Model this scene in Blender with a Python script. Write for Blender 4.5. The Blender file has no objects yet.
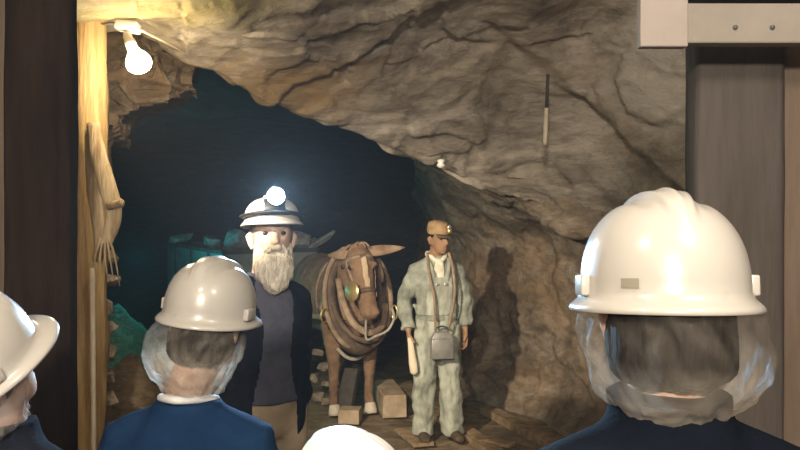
import bpy, bmesh, math, random
import numpy as np
from mathutils import Vector, Matrix, noise, Euler
from mathutils.bvhtree import BVHTree

SC = bpy.context.scene
COL = SC.collection
V = Vector
PI = math.pi

# ------------------------------------------------------------------ camera, world, light, exposure
CAM_H, HOR, F = 1.85, 206.0, 800.0
cam_d = bpy.data.cameras.new('camera')
cam_d.sensor_width = 36.0
cam_d.lens = 36.0 * F / 800.0
cam_d.shift_y = -(225.0 - HOR) / 800.0
cam_d.clip_start = 0.05
cam = bpy.data.objects.new('camera', cam_d)
cam.location = (0, 0, CAM_H)
cam.rotation_euler = (PI / 2, 0, 0)
COL.objects.link(cam)
SC.camera = cam

world = bpy.data.worlds.new('world')
SC.world = world
world.use_nodes = True
world.node_tree.nodes['Background'].inputs['Color'].default_value = (0.9, 0.85, 0.8, 1)
world.node_tree.nodes['Background'].inputs['Strength'].default_value = 0.008
# thin haze added to the air to give the cap lamp a halo
_haze = world.node_tree.nodes.new('ShaderNodeVolumeScatter')
_haze.inputs['Color'].default_value = (1, 1, 1, 1)
_haze.inputs['Density'].default_value = 0.0032
_haze.inputs['Anisotropy'].default_value = 0.2
world.node_tree.links.new(_haze.outputs[0], world.node_tree.nodes['World Output'].inputs['Volume'])

BULB_L = 110.0


def light(name, typ, loc, power, color, size=0.1, target=None, spot=None, blend=0.4):
    d = bpy.data.lights.new(name, typ)
    d.energy = power
    d.color = color
    if typ == 'AREA':
        d.size = size
    else:
        d.shadow_soft_size = size
    if spot:
        d.spot_size = math.radians(spot)
        d.spot_blend = blend
    o = bpy.data.objects.new(name, d)
    o.location = loc
    if target is not None:
        o.rotation_euler = (V(target) - V(loc)).to_track_quat('-Z', 'Y').to_euler()
    COL.objects.link(o)
    return o


# unseen lamps over the visitors' gallery, and an added fill behind the camera
light('gallery_lamp_and_fill', 'POINT', (-0.55, 0.7, 2.75), 18, (1.0, 0.90, 0.77), 0.10)
light('gallery_lamp_and_fill', 'POINT', (0.75, 0.4, 2.90), 46, (1.0, 0.90, 0.80), 0.12)
light('gallery_lamp_and_fill', 'POINT', (-0.40, -2.2, 2.95), 600, (1.0, 0.89, 0.76), 0.15)  # added fill that evens the rock against the hats
# unseen spot added behind the left post to brighten mule and mannequin
light('display_fill_spot', 'SPOT', (-1.24, 2.62, 2.42), 620, (1.0, 0.87, 0.68), 0.05, target=(0.50, 7.2, 0.55), spot=47, blend=0.9)
# green lamp low down beside the tunnel wall
light('green_light', 'POINT', (-2.72, 8.35, 1.30), 13, (0.0, 0.82, 0.9), 0.05)
light('green_light', 'POINT', (-2.30, 6.95, 1.05), 4, (0.0, 0.85, 0.8), 0.05)  # second, unseen light added to brighten the near bank

SC.view_settings.view_transform = 'Standard'
SC.view_settings.look = 'None'
SC.view_settings.gamma = 1.0
SC.view_settings.use_curve_mapping = False
SC.view_settings.exposure = 0.55


# ------------------------------------------------------------------ helpers
def P(px, py, Y):
    return V(((px - 400.0) / F * Y, Y, CAM_H + (HOR - py) / F * Y))


def floor_at(px, py):
    Y = CAM_H * F / (py - HOR)
    return V(((px - 400.0) / F * Y, Y, 0.0))


def tag(o, label=None, cat=None, group=None, kind=None):
    if label: o['label'] = label
    if cat: o['category'] = cat
    if group: o['group'] = group
    if kind: o['kind'] = kind
    return o


def empty(name, loc=(0, 0, 0), rz=0.0, rot=None):
    o = bpy.data.objects.new(name, None)
    o.location = loc
    o.rotation_euler = rot if rot else (0, 0, rz)
    o.empty_display_size = 0.1
    COL.objects.link(o)
    return o


class MB:
    """collects shapes into one mesh"""

    def __init__(self):
        self.v = []
        self.f = []

    def add(self, vs, fs):
        n = len(self.v)
        self.v += [tuple(x) for x in vs]
        self.f += [tuple(i + n for i in f) for f in fs]
        return self

    def rings(self, rings, cap=True, close=False):
        n = len(rings[0])
        vs = [p for r in rings for p in r]
        fs = []
        m = len(rings)
        for i in range(m if close else m - 1):
            a, b = i * n, ((i + 1) % m) * n
            for k in range(n):
                k2 = (k + 1) % n
                fs.append((a + k, a + k2, b + k2, b + k))
        if cap and not close:
            fs.append(tuple(range(n - 1, -1, -1)))
            fs.append(tuple(range((m - 1) * n, m * n)))
        return self.add(vs, fs)

    def stack(self, rows, n=24, xf=None):
        """horizontal elliptical rings (z, rx, ry, yoff[, xoff])"""
        R = []
        for r in rows:
            z, rx, ry, yo = r[:4]
            xo = r[4] if len(r) > 4 else 0.0
            R.append([V((xo + rx * math.cos(2 * PI * k / n), yo + ry * math.sin(2 * PI * k / n), z)) for k in range(n)])
        if xf: R = [[xf(p) for p in r] for r in R]
        return self.rings(R)

    def tube(self, pts, rad, n=12, flat=None, up=None, cap=True, close=False):
        """pts path; rad number or list; flat = ratio of the second axis"""
        pts = [V(p) for p in pts]
        m = len(pts)
        if not hasattr(rad, '__len__'): rad = [rad] * m
        R = []
        u = None
        for i in range(m):
            if close:
                t = pts[(i + 1) % m] - pts[i - 1]
            else:
                t = pts[min(i + 1, m - 1)] - pts[max(i - 1, 0)]
            t.normalize()
            if up is not None:
                ref = V(up[i]) if hasattr(up[0], '__len__') else V(up)
                u = ref - t * ref.dot(t)
            elif u is None:
                ref = V((0, 0, 1)) if abs(t.z) < 0.9 else V((1, 0, 0))
                u = ref - t * ref.dot(t)
            else:
                u = u - t * u.dot(t)
            if u.length < 1e-6: u = t.orthogonal()
            u.normalize()
            w = t.cross(u)
            fl = 1.0 if flat is None else (flat[i] if hasattr(flat, '__len__') else flat)
            R.append([pts[i] + u * (rad[i] * fl * math.cos(2 * PI * k / n)) + w * (rad[i] * math.sin(2 * PI * k / n)) for k in range(n)])
        return self.rings(R, cap=cap, close=close)

    def ell(self, c, r, n=16, m=10, M=None):
        c = V(c)
        R = []
        for i in range(m + 1):
            a = PI * (i + 0.02) / (m + 0.04) - PI / 2
            ring = []
            for k in range(n):
                b = 2 * PI * k / n
                p = V((r[0] * math.cos(a) * math.cos(b), r[1] * math.cos(a) * math.sin(b), r[2] * math.sin(a)))
                if M: p = M @ p
                ring.append(c + p)
            R.append(ring)
        return self.rings(R)

    def box(self, lo, hi, M=None):
        x0, y0, z0 = lo
        x1, y1, z1 = hi
        vs = [V(p) for p in ((x0, y0, z0), (x1, y0, z0), (x1, y1, z0), (x0, y1, z0), (x0, y0, z1), (x1, y0, z1), (x1, y1, z1), (x0, y1, z1))]
        if M: vs = [M @ p for p in vs]
        return self.add(vs, [(0, 3, 2, 1), (4, 5, 6, 7), (0, 1, 5, 4), (1, 2, 6, 5), (2, 3, 7, 6), (3, 0, 4, 7)])

    def xform(self, fn):
        self.v = [tuple(fn(V(p))) for p in self.v]
        return self

    def mesh(self, name):
        me = bpy.data.meshes.new(name)
        me.from_pydata(self.v, [], self.f)
        me.update()
        bm = bmesh.new()
        bm.from_mesh(me)
        bmesh.ops.recalc_face_normals(bm, faces=bm.faces)
        bm.to_mesh(me)
        bm.free()
        return me


def bake(me, mods):
    """apply a stack of modifiers and return the resulting mesh"""
    o = bpy.data.objects.new('bake', me)
    COL.objects.link(o)
    for typ, kw in mods:
        m = o.modifiers.new(typ.lower(), typ)
        for k, v in kw.items(): setattr(m, k, v)
    dg = bpy.context.evaluated_depsgraph_get()
    dg.update()
    r = bpy.data.meshes.new_from_object(o.evaluated_get(dg))
    bpy.data.objects.remove(o)
    bpy.data.meshes.remove(me)
    return r


def vdisp(me, fn):
    """move every vertex: fn(co, normal) -> new co"""
    vs = me.vertices
    nn = [v.normal.copy() for v in vs]
    for v, n in zip(vs, nn):
        v.co = fn(v.co.copy(), n)
    me.update()


def obj(name, mb, mat, parent=None, smooth=True, mods=None, disp=None, bevel=None, loc=None, rot=None):
    me = mb.mesh(name) if isinstance(mb, MB) else mb
    if bevel: me = bake(me, [('BEVEL', dict(width=bevel, segments=2, limit_method='ANGLE'))])
    if mods: me = bake(me, mods)
    if disp: vdisp(me, disp)
    me.name = name
    me.materials.clear()
    if mat: me.materials.append(mat)
    if smooth:
        me.polygons.foreach_set('use_smooth', [True] * len(me.polygons))
    else:
        me.polygons.foreach_set('use_smooth', [False] * len(me.polygons))
    o = bpy.data.objects.new(name, me)
    COL.objects.link(o)
    if parent: o.parent = parent
    if loc is not None: o.location = loc
    if rot is not None: o.rotation_euler = rot
    return o


def RM(vox, smooth=4, fac=0.5):
    m = [('REMESH', dict(mode='VOXEL', voxel_size=vox, use_smooth_shade=True))]
    if smooth: m.append(('SMOOTH', dict(factor=fac, iterations=smooth)))
    return m


def catmull(a, n):
    """(k, ...) control array -> n samples along axis 0"""
    a = np.asarray(a, float)
    k = len(a)
    t = np.linspace(0, k - 1, n)
    i = np.minimum(t.astype(int), k - 2)
    u = (t - i).reshape((-1,) + (1,) * (a.ndim - 1))
    p1, p2 = a[i], a[i + 1]
    p0 = np.where((i > 0).reshape(u.shape), a[np.maximum(i - 1, 0)], 2 * p1 - p2)
    p3 = np.where((i + 2 < k).reshape(u.shape), a[np.minimum(i + 2, k - 1)], 2 * p2 - p1)
    return 0.5 * (2 * p1 + (p2 - p0) * u + (2 * p0 - 5 * p1 + 4 * p2 - p3) * u ** 2 + (3 * p1 - p0 - 3 * p2 + p3) * u ** 3)


def curve(pts, n=24):
    return [V(p) for p in catmull([tuple(p) for p in pts], n)]


# ------------------------------------------------------------------ materials
def nodes_of(name):
    m = bpy.data.materials.new(name)
    m.use_nodes = True
    nt = m.node_tree
    return m, nt, nt.nodes['Principled BSDF']


def mat(name, c1, c2=None, scale=6.0, rough=0.8, bump=0.15, bscale=60.0, metal=0.0, stretch=(1, 1, 1), spec=0.3, contrast=(0.35, 0.65), detail=6.0, coat=0.0, bdist=0.01, c3=None):
    m, nt, b = nodes_of(name)
    N, L = nt.nodes, nt.links
    tc = N.new('ShaderNodeTexCoord')
    mp = N.new('ShaderNodeMapping')
    mp.inputs['Scale'].default_value = stretch
    L.new(tc.outputs['Object'], mp.inputs['Vector'])
    if c2 is not None:
        nz = N.new('ShaderNodeTexNoise')
        nz.inputs['Scale'].default_value = scale
        nz.inputs['Detail'].default_value = detail
        nz.inputs['Roughness'].default_value = 0.65
        L.new(mp.outputs[0], nz.inputs['Vector'])
        r = N.new('ShaderNodeValToRGB')
        r.color_ramp.elements[0].position = contrast[0]
        r.color_ramp.elements[1].position = contrast[1]
        r.color_ramp.elements[0].color = (*c1, 1)
        r.color_ramp.elements[1].color = (*c2, 1)
        if c3 is not None:
            e = r.color_ramp.elements.new(0.5 * (contrast[0] + contrast[1]))
            e.color = (*c3, 1)
        L.new(nz.outputs['Fac'], r.inputs['Fac'])
        L.new(r.outputs['Color'], b.inputs['Base Color'])
    else:
        b.inputs['Base Color'].default_value = (*c1, 1)
    b.inputs['Roughness'].default_value = rough
    b.inputs['Metallic'].default_value = metal
    b.inputs['Specular IOR Level'].default_value = spec
    if coat:
        b.inputs['Coat Weight'].default_value = coat
        b.inputs['Coat Roughness'].default_value = 0.12
    if bump:
        n2 = N.new('ShaderNodeTexNoise')
        n2.inputs['Scale'].default_value = bscale
        n2.inputs['Detail'].default_value = 5.0
        L.new(mp.outputs[0], n2.inputs['Vector'])
        bp = N.new('ShaderNodeBump')
        bp.inputs['Strength'].default_value = bump
        bp.inputs['Distance'].default_value = bdist
        L.new(n2.outputs['Fac'], bp.inputs['Height'])
        L.new(bp.outputs['Normal'], b.inputs['Normal'])
    return m


def emit(name, color, strength):
    m, nt, b = nodes_of(name)
    b.inputs['Base Color'].default_value = (*color, 1)
    b.inputs['Emission Color'].default_value = (*color, 1)
    b.inputs['Emission Strength'].default_value = strength
    return m


def rock_mat(name, dark, mid, lite, stain, stain_amt=0.5, scale=1.0, vein=(0.34, 0.31, 0.26), patches=()):
    m, nt, b = nodes_of(name)
    N, L = nt.nodes, nt.links
    tc = N.new('ShaderNodeTexCoord')
    mp = N.new('ShaderNodeMapping')
    mp.inputs['Rotation'].default_value = (0.35, 0.45, 0.2)
    mp.inputs['Scale'].default_value = (0.7 * scale, 1.1 * scale, 2.2 * scale)
    L.new(tc.outputs['Object'], mp.inputs['Vector'])

    def nz(s, d=8, r=0.62, dist=0.0):
        n = N.new('ShaderNodeTexNoise')
        n.inputs['Scale'].default_value = s
        n.inputs['Detail'].default_value = d
        n.inputs['Roughness'].default_value = r
        n.inputs['Distortion'].default_value = dist
        L.new(mp.outputs[0], n.inputs['Vector'])
        return n

    def ramp(src, e):
        r = N.new('ShaderNodeValToRGB')
        while len(r.color_ramp.elements) < len(e): r.color_ramp.elements.new(0.5)
        for el, (p, c) in zip(r.color_ramp.elements, e):
            el.position = p
            el.color = (*c, 1)
        L.new(src, r.inputs['Fac'])
        return r

    def mix(f, a, c):
        x = N.new('ShaderNodeMix')
        x.data_type = 'RGBA'
        L.new(f, x.inputs['Factor'])
        L.new(a, x.inputs['A'])
        if hasattr(c, 'links'):
            L.new(c, x.inputs['B'])
        else:
            x.inputs['B'].default_value = (*c, 1)
        return x.outputs['Result']

    g = lambda v: (v, v, v)
    base = ramp(nz(2.4, 10, 0.68, 0.6).outputs['Fac'], [(0.34, dark), (0.50, mid), (0.64, lite)]).outputs['Color']
    st = ramp(nz(0.55, 5, 0.55, 0.8).outputs['Fac'], [(0.50, g(0)), (0.66, g(stain_amt))]).outputs['Color']
    c = mix(st, base, stain)
    vn = ramp(nz(2.3, 6, 0.6, 1.6).outputs['Fac'], [(0.60, g(0)), (0.66, g(0.55)), (0.72, g(0.3))]).outputs['Color']
    c = mix(vn, c, vein)
    cr = N.new('ShaderNodeTexVoronoi')
    cr.feature = 'DISTANCE_TO_EDGE'
    cr.inputs['Scale'].default_value = 1.7
    wv = N.new('ShaderNodeVectorMath')
    wv.operation = 'ADD'
    L.new(mp.outputs[0], wv.inputs[0])
    L.new(nz(1.3, 6, 0.6).outputs['Color'], wv.inputs[1])
    L.new(wv.outputs[0], cr.inputs['Vector'])
    crk = ramp(cr.outputs['Distance'], [(0.0, g(0.22)), (0.012, g(0.0))]).outputs['Color']
    c = mix(crk, c, tuple(0.35 * x for x in dark))
    gn = ramp(nz(6.5, 10, 0.75, 0.5).outputs['Fac'], [(0.38, g(0.5)), (0.52, g(0.0))]).outputs['Color']
    c = mix(gn, c, tuple(0.75 * x for x in dark))
    for ctr, rad, colr, amt in patches:            # mineral stains, plus painted recess shade and a brighter slab
        sb = N.new('ShaderNodeVectorMath')
        sb.operation = 'SUBTRACT'
        L.new(tc.outputs['Object'], sb.inputs[0])
        sb.inputs[1].default_value = tuple(ctr)
        dv = N.new('ShaderNodeVectorMath')
        dv.operation = 'DIVIDE'
        L.new(sb.outputs[0], dv.inputs[0])
        dv.inputs[1].default_value = rad
        le = N.new('ShaderNodeVectorMath')
        le.operation = 'LENGTH'
        L.new(dv.outputs[0], le.inputs[0])
        sm = N.new('ShaderNodeMath')
        sm.operation = 'MULTIPLY_ADD'
        L.new(nz(1.8, 7, 0.62, 0.8).outputs['Fac'], sm.inputs[0])
        sm.inputs[1].default_value = 1.6
        L.new(le.outputs['Value'], sm.inputs[2])
        hf = N.new('ShaderNodeMath')
        hf.operation = 'MULTIPLY'
        L.new(sm.outputs[0], hf.inputs[0])
        hf.inputs[1].default_value = 0.5
        c = mix(ramp(hf.outputs[0], [(0.55, g(amt)), (0.85, g(0))]).outputs['Color'], c, colr)
    L.new(c, b.inputs['Base Color'])
    b.inputs['Roughness'].default_value = 0.78
    b.inputs['Specular IOR Level'].default_value = 0.3
    n1 = nz(5.0, 12, 0.7)
    n2 = nz(26.0, 6, 0.6)
    ad = N.new('ShaderNodeMath')
    ad.operation = 'MULTIPLY_ADD'
    L.new(n2.outputs['Fac'], ad.inputs[0])
    ad.inputs[1].default_value = 0.25
    L.new(n1.outputs['Fac'], ad.inputs[2])
    bp = N.new('ShaderNodeBump')
    bp.inputs['Strength'].default_value = 0.7
    bp.inputs['Distance'].default_value = 0.05
    L.new(ad.outputs[0], bp.inputs['Height'])
    L.new(bp.outputs['Normal'], b.inputs['Normal'])
    return m


M = {}
M['rock'] = rock_mat('tan_rock', (0.20, 0.165, 0.12), (0.42, 0.36, 0.28), (0.56, 0.49, 0.40), (0.30, 0.235, 0.16), 0.6, patches=(
    (P(285, 92, 5.0), (0.95, 0.7, 0.42), (0.34, 0.215, 0.085), 0.85), (P(160, 5, 3.7), (0.85, 0.9, 0.6), (0.21, 0.175, 0.06), 0.85),
    (P(340, 40, 4.6), (0.7, 0.6, 0.28), (0.16, 0.125, 0.085), 0.7), (P(650, 60, 5.1), (0.75, 0.8, 0.5), (0.56, 0.50, 0.42), 0.85),  # recess shade and the better-lit upper slab painted into the colour
    (P(664, 150, 4.95), (0.11, 0.3, 0.22), (0.60, 0.47, 0.33), 0.9)))
M['rock_wall'] = rock_mat('brown_rock', (0.10, 0.075, 0.052), (0.235, 0.18, 0.125), (0.35, 0.28, 0.21), (0.27, 0.175, 0.09), 0.6)
M['rock_left'] = rock_mat('ledge_rock', (0.10, 0.07, 0.04), (0.21, 0.15, 0.09), (0.30, 0.23, 0.14), (0.24, 0.15, 0.07), 0.7)
M['shaded_rock'] = rock_mat('shaded_tunnel_rock', (0.012, 0.013, 0.016), (0.028, 0.030, 0.036), (0.05, 0.052, 0.058), (0.03, 0.03, 0.033), 0.4, vein=(0.05, 0.05, 0.055))  # tunnel gloom and bluish lamp tint put into the rock colour
M['floor'] = rock_mat('dirt_floor', (0.10, 0.07, 0.038), (0.21, 0.15, 0.085), (0.30, 0.23, 0.135), (0.24, 0.17, 0.075), 0.5, scale=2.2)
M['ore'] = mat('ore', (0.20, 0.19, 0.18), (0.50, 0.48, 0.45), scale=9, rough=0.6, bump=0.6, bscale=30)
M['rubble'] = mat('rubble_stone', (0.16, 0.12, 0.08), (0.34, 0.28, 0.20), scale=7, rough=0.85, bump=0.6, bscale=35)
M['timber'] = mat('pale_timber', (0.36, 0.21, 0.075), (0.72, 0.52, 0.24), scale=5, stretch=(3.5, 3.5, 0.35), rough=0.75, bump=0.7, bscale=18, contrast=(0.30, 0.62))
M['timber_grey'] = mat('grey_splinter_wood', (0.30, 0.20, 0.10), (0.62, 0.48, 0.28), scale=6, stretch=(4, 4, 0.5), rough=0.8, bump=0.7, bscale=20)
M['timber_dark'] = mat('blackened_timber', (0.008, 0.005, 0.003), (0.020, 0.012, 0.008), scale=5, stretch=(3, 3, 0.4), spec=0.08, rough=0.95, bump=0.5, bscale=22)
M['timber_brown'] = mat('weathered_brown_timber', (0.046, 0.037, 0.030), (0.072, 0.060, 0.050), scale=4, stretch=(3, 3, 0.4), rough=0.8, bump=0.3, bscale=22)
M['timber_tan'] = mat('tan_timber', (0.085, 0.058, 0.040), (0.13, 0.095, 0.066), scale=4, stretch=(3, 3, 0.4), rough=0.8, bump=0.3, bscale=22)
M['board'] = mat('pale_painted_board', (0.19, 0.165, 0.135), (0.23, 0.20, 0.165), scale=3, rough=0.7, bump=0.1)
M['board_pink'] = mat('pinkish_board', (0.25, 0.21, 0.18), (0.30, 0.255, 0.22), scale=3, rough=0.7, bump=0.1)
M['plank'] = mat('floor_plank', (0.15, 0.095, 0.05), (0.33, 0.23, 0.13), scale=6, stretch=(2, 2, 2), rough=0.8, bump=0.4, bscale=30)
M['block'] = mat('sawn_block', (0.28, 0.20, 0.12), (0.48, 0.37, 0.25), scale=6, rough=0.8, bump=0.4, bscale=30)
M['hat_white'] = mat('white_plastic', (0.41, 0.385, 0.34), rough=0.26, bump=0, spec=0.5, coat=0.3)
M['hat_bright'] = mat('bright_white_plastic', (0.80, 0.78, 0.72), rough=0.3, bump=0, spec=0.5, coat=0.3)
M['hat_grey'] = mat('off_white_plastic', (0.34, 0.32, 0.28), rough=0.3, bump=0, spec=0.5, coat=0.3)
M['hat_label'] = mat('grey_label', (0.23, 0.21, 0.16), rough=0.5, bump=0)
M['skin'] = mat('skin', (0.50, 0.29, 0.20), (0.62, 0.39, 0.28), scale=9, rough=0.55, bump=0.1, spec=0.4)
M['skin_pale'] = mat('pale_skin', (0.48, 0.33, 0.25), (0.56, 0.41, 0.32), scale=9, rough=0.5, bump=0.1, spec=0.4)
M['skin_tan'] = mat('tanned_face', (0.22, 0.12, 0.065), (0.32, 0.185, 0.10), scale=10, rough=0.6, bump=0.1)
M['eye'] = mat('eye_dark', (0.03, 0.02, 0.015), rough=0.2, bump=0)
M['hair_dark'] = mat('dark_hair', (0.006, 0.005, 0.004), (0.012, 0.009, 0.007), scale=25, stretch=(3, 3, 0.5), spec=0.08, rough=0.8, bump=0.6, bscale=50)
M['hair_grey'] = mat('grey_brown_hair', (0.13, 0.10, 0.07), (0.26, 0.22, 0.17), scale=25, stretch=(3, 3, 0.5), rough=0.7, bump=0.6, bscale=50)
M['beard'] = mat('grey_beard', (0.46, 0.39, 0.29), (0.82, 0.75, 0.62), scale=22, stretch=(3, 3, 0.7), rough=0.8, bump=0.9, bscale=60, bdist=0.02)
M['sweater'] = mat('charcoal_blue_knit', (0.060, 0.060, 0.082), (0.085, 0.085, 0.11), scale=30, rough=0.9, bump=0.3, bscale=140)
M['jacket'] = mat('navy_black_cloth', (0.006, 0.007, 0.012), (0.012, 0.014, 0.022), scale=12, rough=0.95, spec=0.04, bump=0.3, bscale=90)
M['khaki'] = mat('khaki_trousers', (0.36, 0.28, 0.175), (0.47, 0.37, 0.24), scale=8, rough=0.9, bump=0.2, bscale=120)
M['boot'] = mat('boot_leather', (0.05, 0.033, 0.02), (0.10, 0.068, 0.04), scale=12, rough=0.6, bump=0.3)
M['shirt_blue'] = mat('blue_shirt', (0.006, 0.020, 0.052), (0.009, 0.028, 0.07), scale=8, rough=0.95, spec=0.04, bump=0.2, bscale=120)
M['shirt_navy'] = mat('navy_shirt', (0.0035, 0.0055, 0.010), (0.006, 0.009, 0.015), scale=8, rough=0.95, spec=0.04, bump=0.2, bscale=120)
M['collar'] = mat('white_collar', (0.6, 0.6, 0.58), rough=0.8, bump=0.1)
M['denim'] = mat('faded_denim', (0.11, 0.115, 0.092), (0.36, 0.37, 0.30), scale=6, rough=0.92, bump=0.35, bscale=90, contrast=(0.3, 0.65))
M['overalls'] = mat('faded_overalls', (0.14, 0.145, 0.11), (0.43, 0.44, 0.355), scale=7, stretch=(2, 2, 0.6), rough=0.92, bump=0.35, bscale=90, contrast=(0.3, 0.6))
M['scarf'] = mat('cream_scarf', (0.55, 0.50, 0.38), (0.75, 0.70, 0.56), scale=12, rough=0.9, bump=0.3)
M['cap_tan'] = mat('tan_cap', (0.22, 0.13, 0.06), (0.36, 0.24, 0.12), scale=12, rough=0.8, bump=0.3)
M['leather'] = mat('old_leather', (0.17, 0.115, 0.07), (0.34, 0.24, 0.155), scale=12, rough=0.65, bump=0.4, bscale=50)
M['leather_dark'] = mat('dark_leather', (0.06, 0.038, 0.023), (0.14, 0.09, 0.055), scale=12, rough=0.65, bump=0.4, bscale=50)
M['tin'] = mat('dull_tin', (0.26, 0.25, 0.23), (0.40, 0.38, 0.34), scale=10, rough=0.45, metal=0.5, bump=0.2)
M['brass'] = mat('brass', (0.50, 0.36, 0.14), (0.66, 0.52, 0.26), scale=14, rough=0.35, metal=0.75, bump=0.2)
M['steel'] = mat('bright_steel', (0.7, 0.68, 0.64), rough=0.3, metal=0.8, bump=0)
M['iron'] = mat('dark_iron', (0.055, 0.058, 0.058), (0.12, 0.125, 0.12), scale=6, rough=0.6, metal=0.3, bump=0.3)
M['cart'] = mat('cart_sheet_iron', (0.22, 0.225, 0.21), (0.38, 0.38, 0.355), scale=5, rough=0.6, metal=0.25, bump=0.25)
M['mule'] = mat('mule_coat', (0.14, 0.078, 0.043), (0.29, 0.18, 0.105), scale=8, rough=0.85, bump=0.6, bscale=70, contrast=(0.3, 0.7))
M['blaze'] = mat('mule_blaze', (0.42, 0.30, 0.19), (0.52, 0.39, 0.26), scale=8, rough=0.85, bump=0.4, bscale=70)
M['mule_ear'] = mat('mule_ear', (0.20, 0.12, 0.065), (0.38, 0.26, 0.17), scale=8, rough=0.85, bump=0.4, bscale=70)
M['hoof'] = mat('pale_hoof', (0.50, 0.42, 0.33), (0.66, 0.58, 0.47), scale=10, rough=0.7, bump=0.3)
M['rope'] = mat('pale_rope', (0.26, 0.22, 0.17), (0.42, 0.37, 0.30), scale=40, rough=0.9, bump=0.5)
M['handle'] = mat('pale_ash_wood', (0.55, 0.44, 0.30), (0.70, 0.60, 0.44), scale=6, stretch=(4, 4, 0.5), rough=0.7, bump=0.2)
M['ceramic'] = mat('white_ceramic', (0.75, 0.71, 0.62), rough=0.35, bump=0)
M['pipe'] = mat('cream_pipe', (0.56, 0.47, 0.33), (0.66, 0.57, 0.42), scale=8, rough=0.6, bump=0.1)
M['bulb'] = emit('bulb_glow', (1.0, 0.80, 0.52), BULB_L)
M['lens'] = emit('lamp_lens_glow', (0.55, 0.82, 1.0), 160.0)
M['black'] = mat('black_plastic', (0.01, 0.01, 0.01), rough=0.5, bump=0)


def net_mat(dz=0.0, lo=0.04, hi=0.20):
    m = bpy.data.materials.new('hair_net_gauze')
    m.use_nodes = True
    nt = m.node_tree
    N, L = nt.nodes, nt.links
    N.clear()
    out = N.new('ShaderNodeOutputMaterial')
    tr = N.new('ShaderNodeBsdfTransparent')
    df = N.new('ShaderNodeBsdfPrincipled')
    df.inputs['Base Color'].default_value = (0.52, 0.46, 0.375, 1)
    df.inputs['Roughness'].default_value = 0.5
    tl = N.new('ShaderNodeBsdfTranslucent')
    tl.inputs['Color'].default_value = (0.52, 0.46, 0.375, 1)
    mx = N.new('ShaderNodeMixShader')
    mx.inputs[0].default_value = 0.3
    L.new(df.outputs[0], mx.inputs[1])
    L.new(tl.outputs[0], mx.inputs[2])
    tc = N.new('ShaderNodeTexCoord')
    nz = N.new('ShaderNodeTexNoise')
    nz.inputs['Scale'].default_value = 14
    nz.inputs['Detail'].default_value = 6
    nz.inputs['Distortion'].default_value = 1.2
    L.new(tc.outputs['Object'], nz.inputs['Vector'])
    mr = N.new('ShaderNodeMapRange')
    mr.inputs['From Min'].default_value = 0.3
    mr.inputs['From Max'].default_value = 0.72
    mr.inputs['To Min'].default_value = lo
    mr.inputs['To Max'].default_value = hi
    L.new(nz.outputs['Fac'], mr.inputs['Value'])
    bp = N.new('ShaderNodeBump')
    bp.inputs['Strength'].default_value = 0.5
    bp.inputs['Distance'].default_value = 0.01
    L.new(nz.outputs['Fac'], bp.inputs['Height'])
    L.new(bp.outputs[0], df.inputs['Normal'])
    sp = N.new('ShaderNodeSeparateXYZ')            # gathered, so thicker, towards the hem
    L.new(tc.outputs['Object'], sp.inputs[0])
    hm = N.new('ShaderNodeMapRange')
    hm.inputs['From Min'].default_value = 1.51 + dz
    hm.inputs['From Max'].default_value = 1.59 + dz
    hm.inputs['To Min'].default_value = 0.45
    hm.inputs['To Max'].default_value = 0.0
    L.new(sp.outputs['Z'], hm.inputs['Value'])
    am = N.new('ShaderNodeMath')
    am.operation = 'ADD'
    L.new(mr.outputs[0], am.inputs[0])
    L.new(hm.outputs[0], am.inputs[1])
    m2 = N.new('ShaderNodeMixShader')
    L.new(am.outputs[0], m2.inputs[0])
    L.new(tr.outputs[0], m2.inputs[1])
    L.new(mx.outputs[0], m2.inputs[2])
    L.new(m2.outputs[0], out.inputs['Surface'])
    return m




# ------------------------------------------------------------------ rock shapes
def facet(p, s):
    """broken rock: every cell a plane with its own tilt and step"""
    q = V((p.x * s, p.y * s, p.z * s * 1.5))
    d, pts = noise.voronoi(q)
    c = pts[0]
    t = noise.cell_vector(c * 7.31)
    return (t - V((0.5, 0.5, 0.5))).dot(q - c) * 0.9 + (noise.cell(c * 3.17) - 0.5) * 0.55


def rock_disp(p, a=0.10):
    w = p + V((noise.noise(p * 1.7), noise.noise(p * 1.7 + V((9, 0, 0))), noise.noise(p * 1.7 + V((0, 9, 0))))) * 0.25
    return a * (0.8 * facet(w, 0.85) + 0.50 * facet(w + V((3, 1, 2)), 2.2) + 0.22 * facet(w + V((1, 7, 2)), 5.0) + 0.45 * noise.fractal(p * 1.8, 0.9, 2.1, 5))


def sheet(name, ctrl, nu, nv, mt, a=0.10, fade=None, extra=None, flip=False):
    """ctrl[row][col] of points -> dense, displaced sheet"""
    g = np.array([[tuple(c) for c in r] for r in ctrl])
    g = catmull(g, nv)
    g = np.swapaxes(catmull(np.swapaxes(g, 0, 1), nu), 0, 1)
    mb = MB()
    mb.v = [tuple(p) for p in g.reshape(-1, 3)]
    for j in range(nv - 1):
        for i in range(nu - 1):
            q = (j * nu + i, j * nu + i + 1, (j + 1) * nu + i + 1, (j + 1) * nu + i)
            mb.f.append(q[::-1] if flip else q)
    me = bpy.data.meshes.new(name)
    me.from_pydata(mb.v, [], mb.f)
    me.update()

    def d(p, n):
        s = rock_disp(p, a)
        if fade: s *= fade(p)
        if extra: s += extra(p)
        return p + n * s
    vdisp(me, d)
    me = bake(me, [('SMOOTH', dict(factor=0.5, iterations=2))])
    o = obj(name, me, mt, smooth=True)
    tag(o, kind='structure')
    return o


def sstep(x, a, b):
    t = min(1.0, max(0.0, (x - a) / (b - a)))
    return t * t * (3 - 2 * t)


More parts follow.
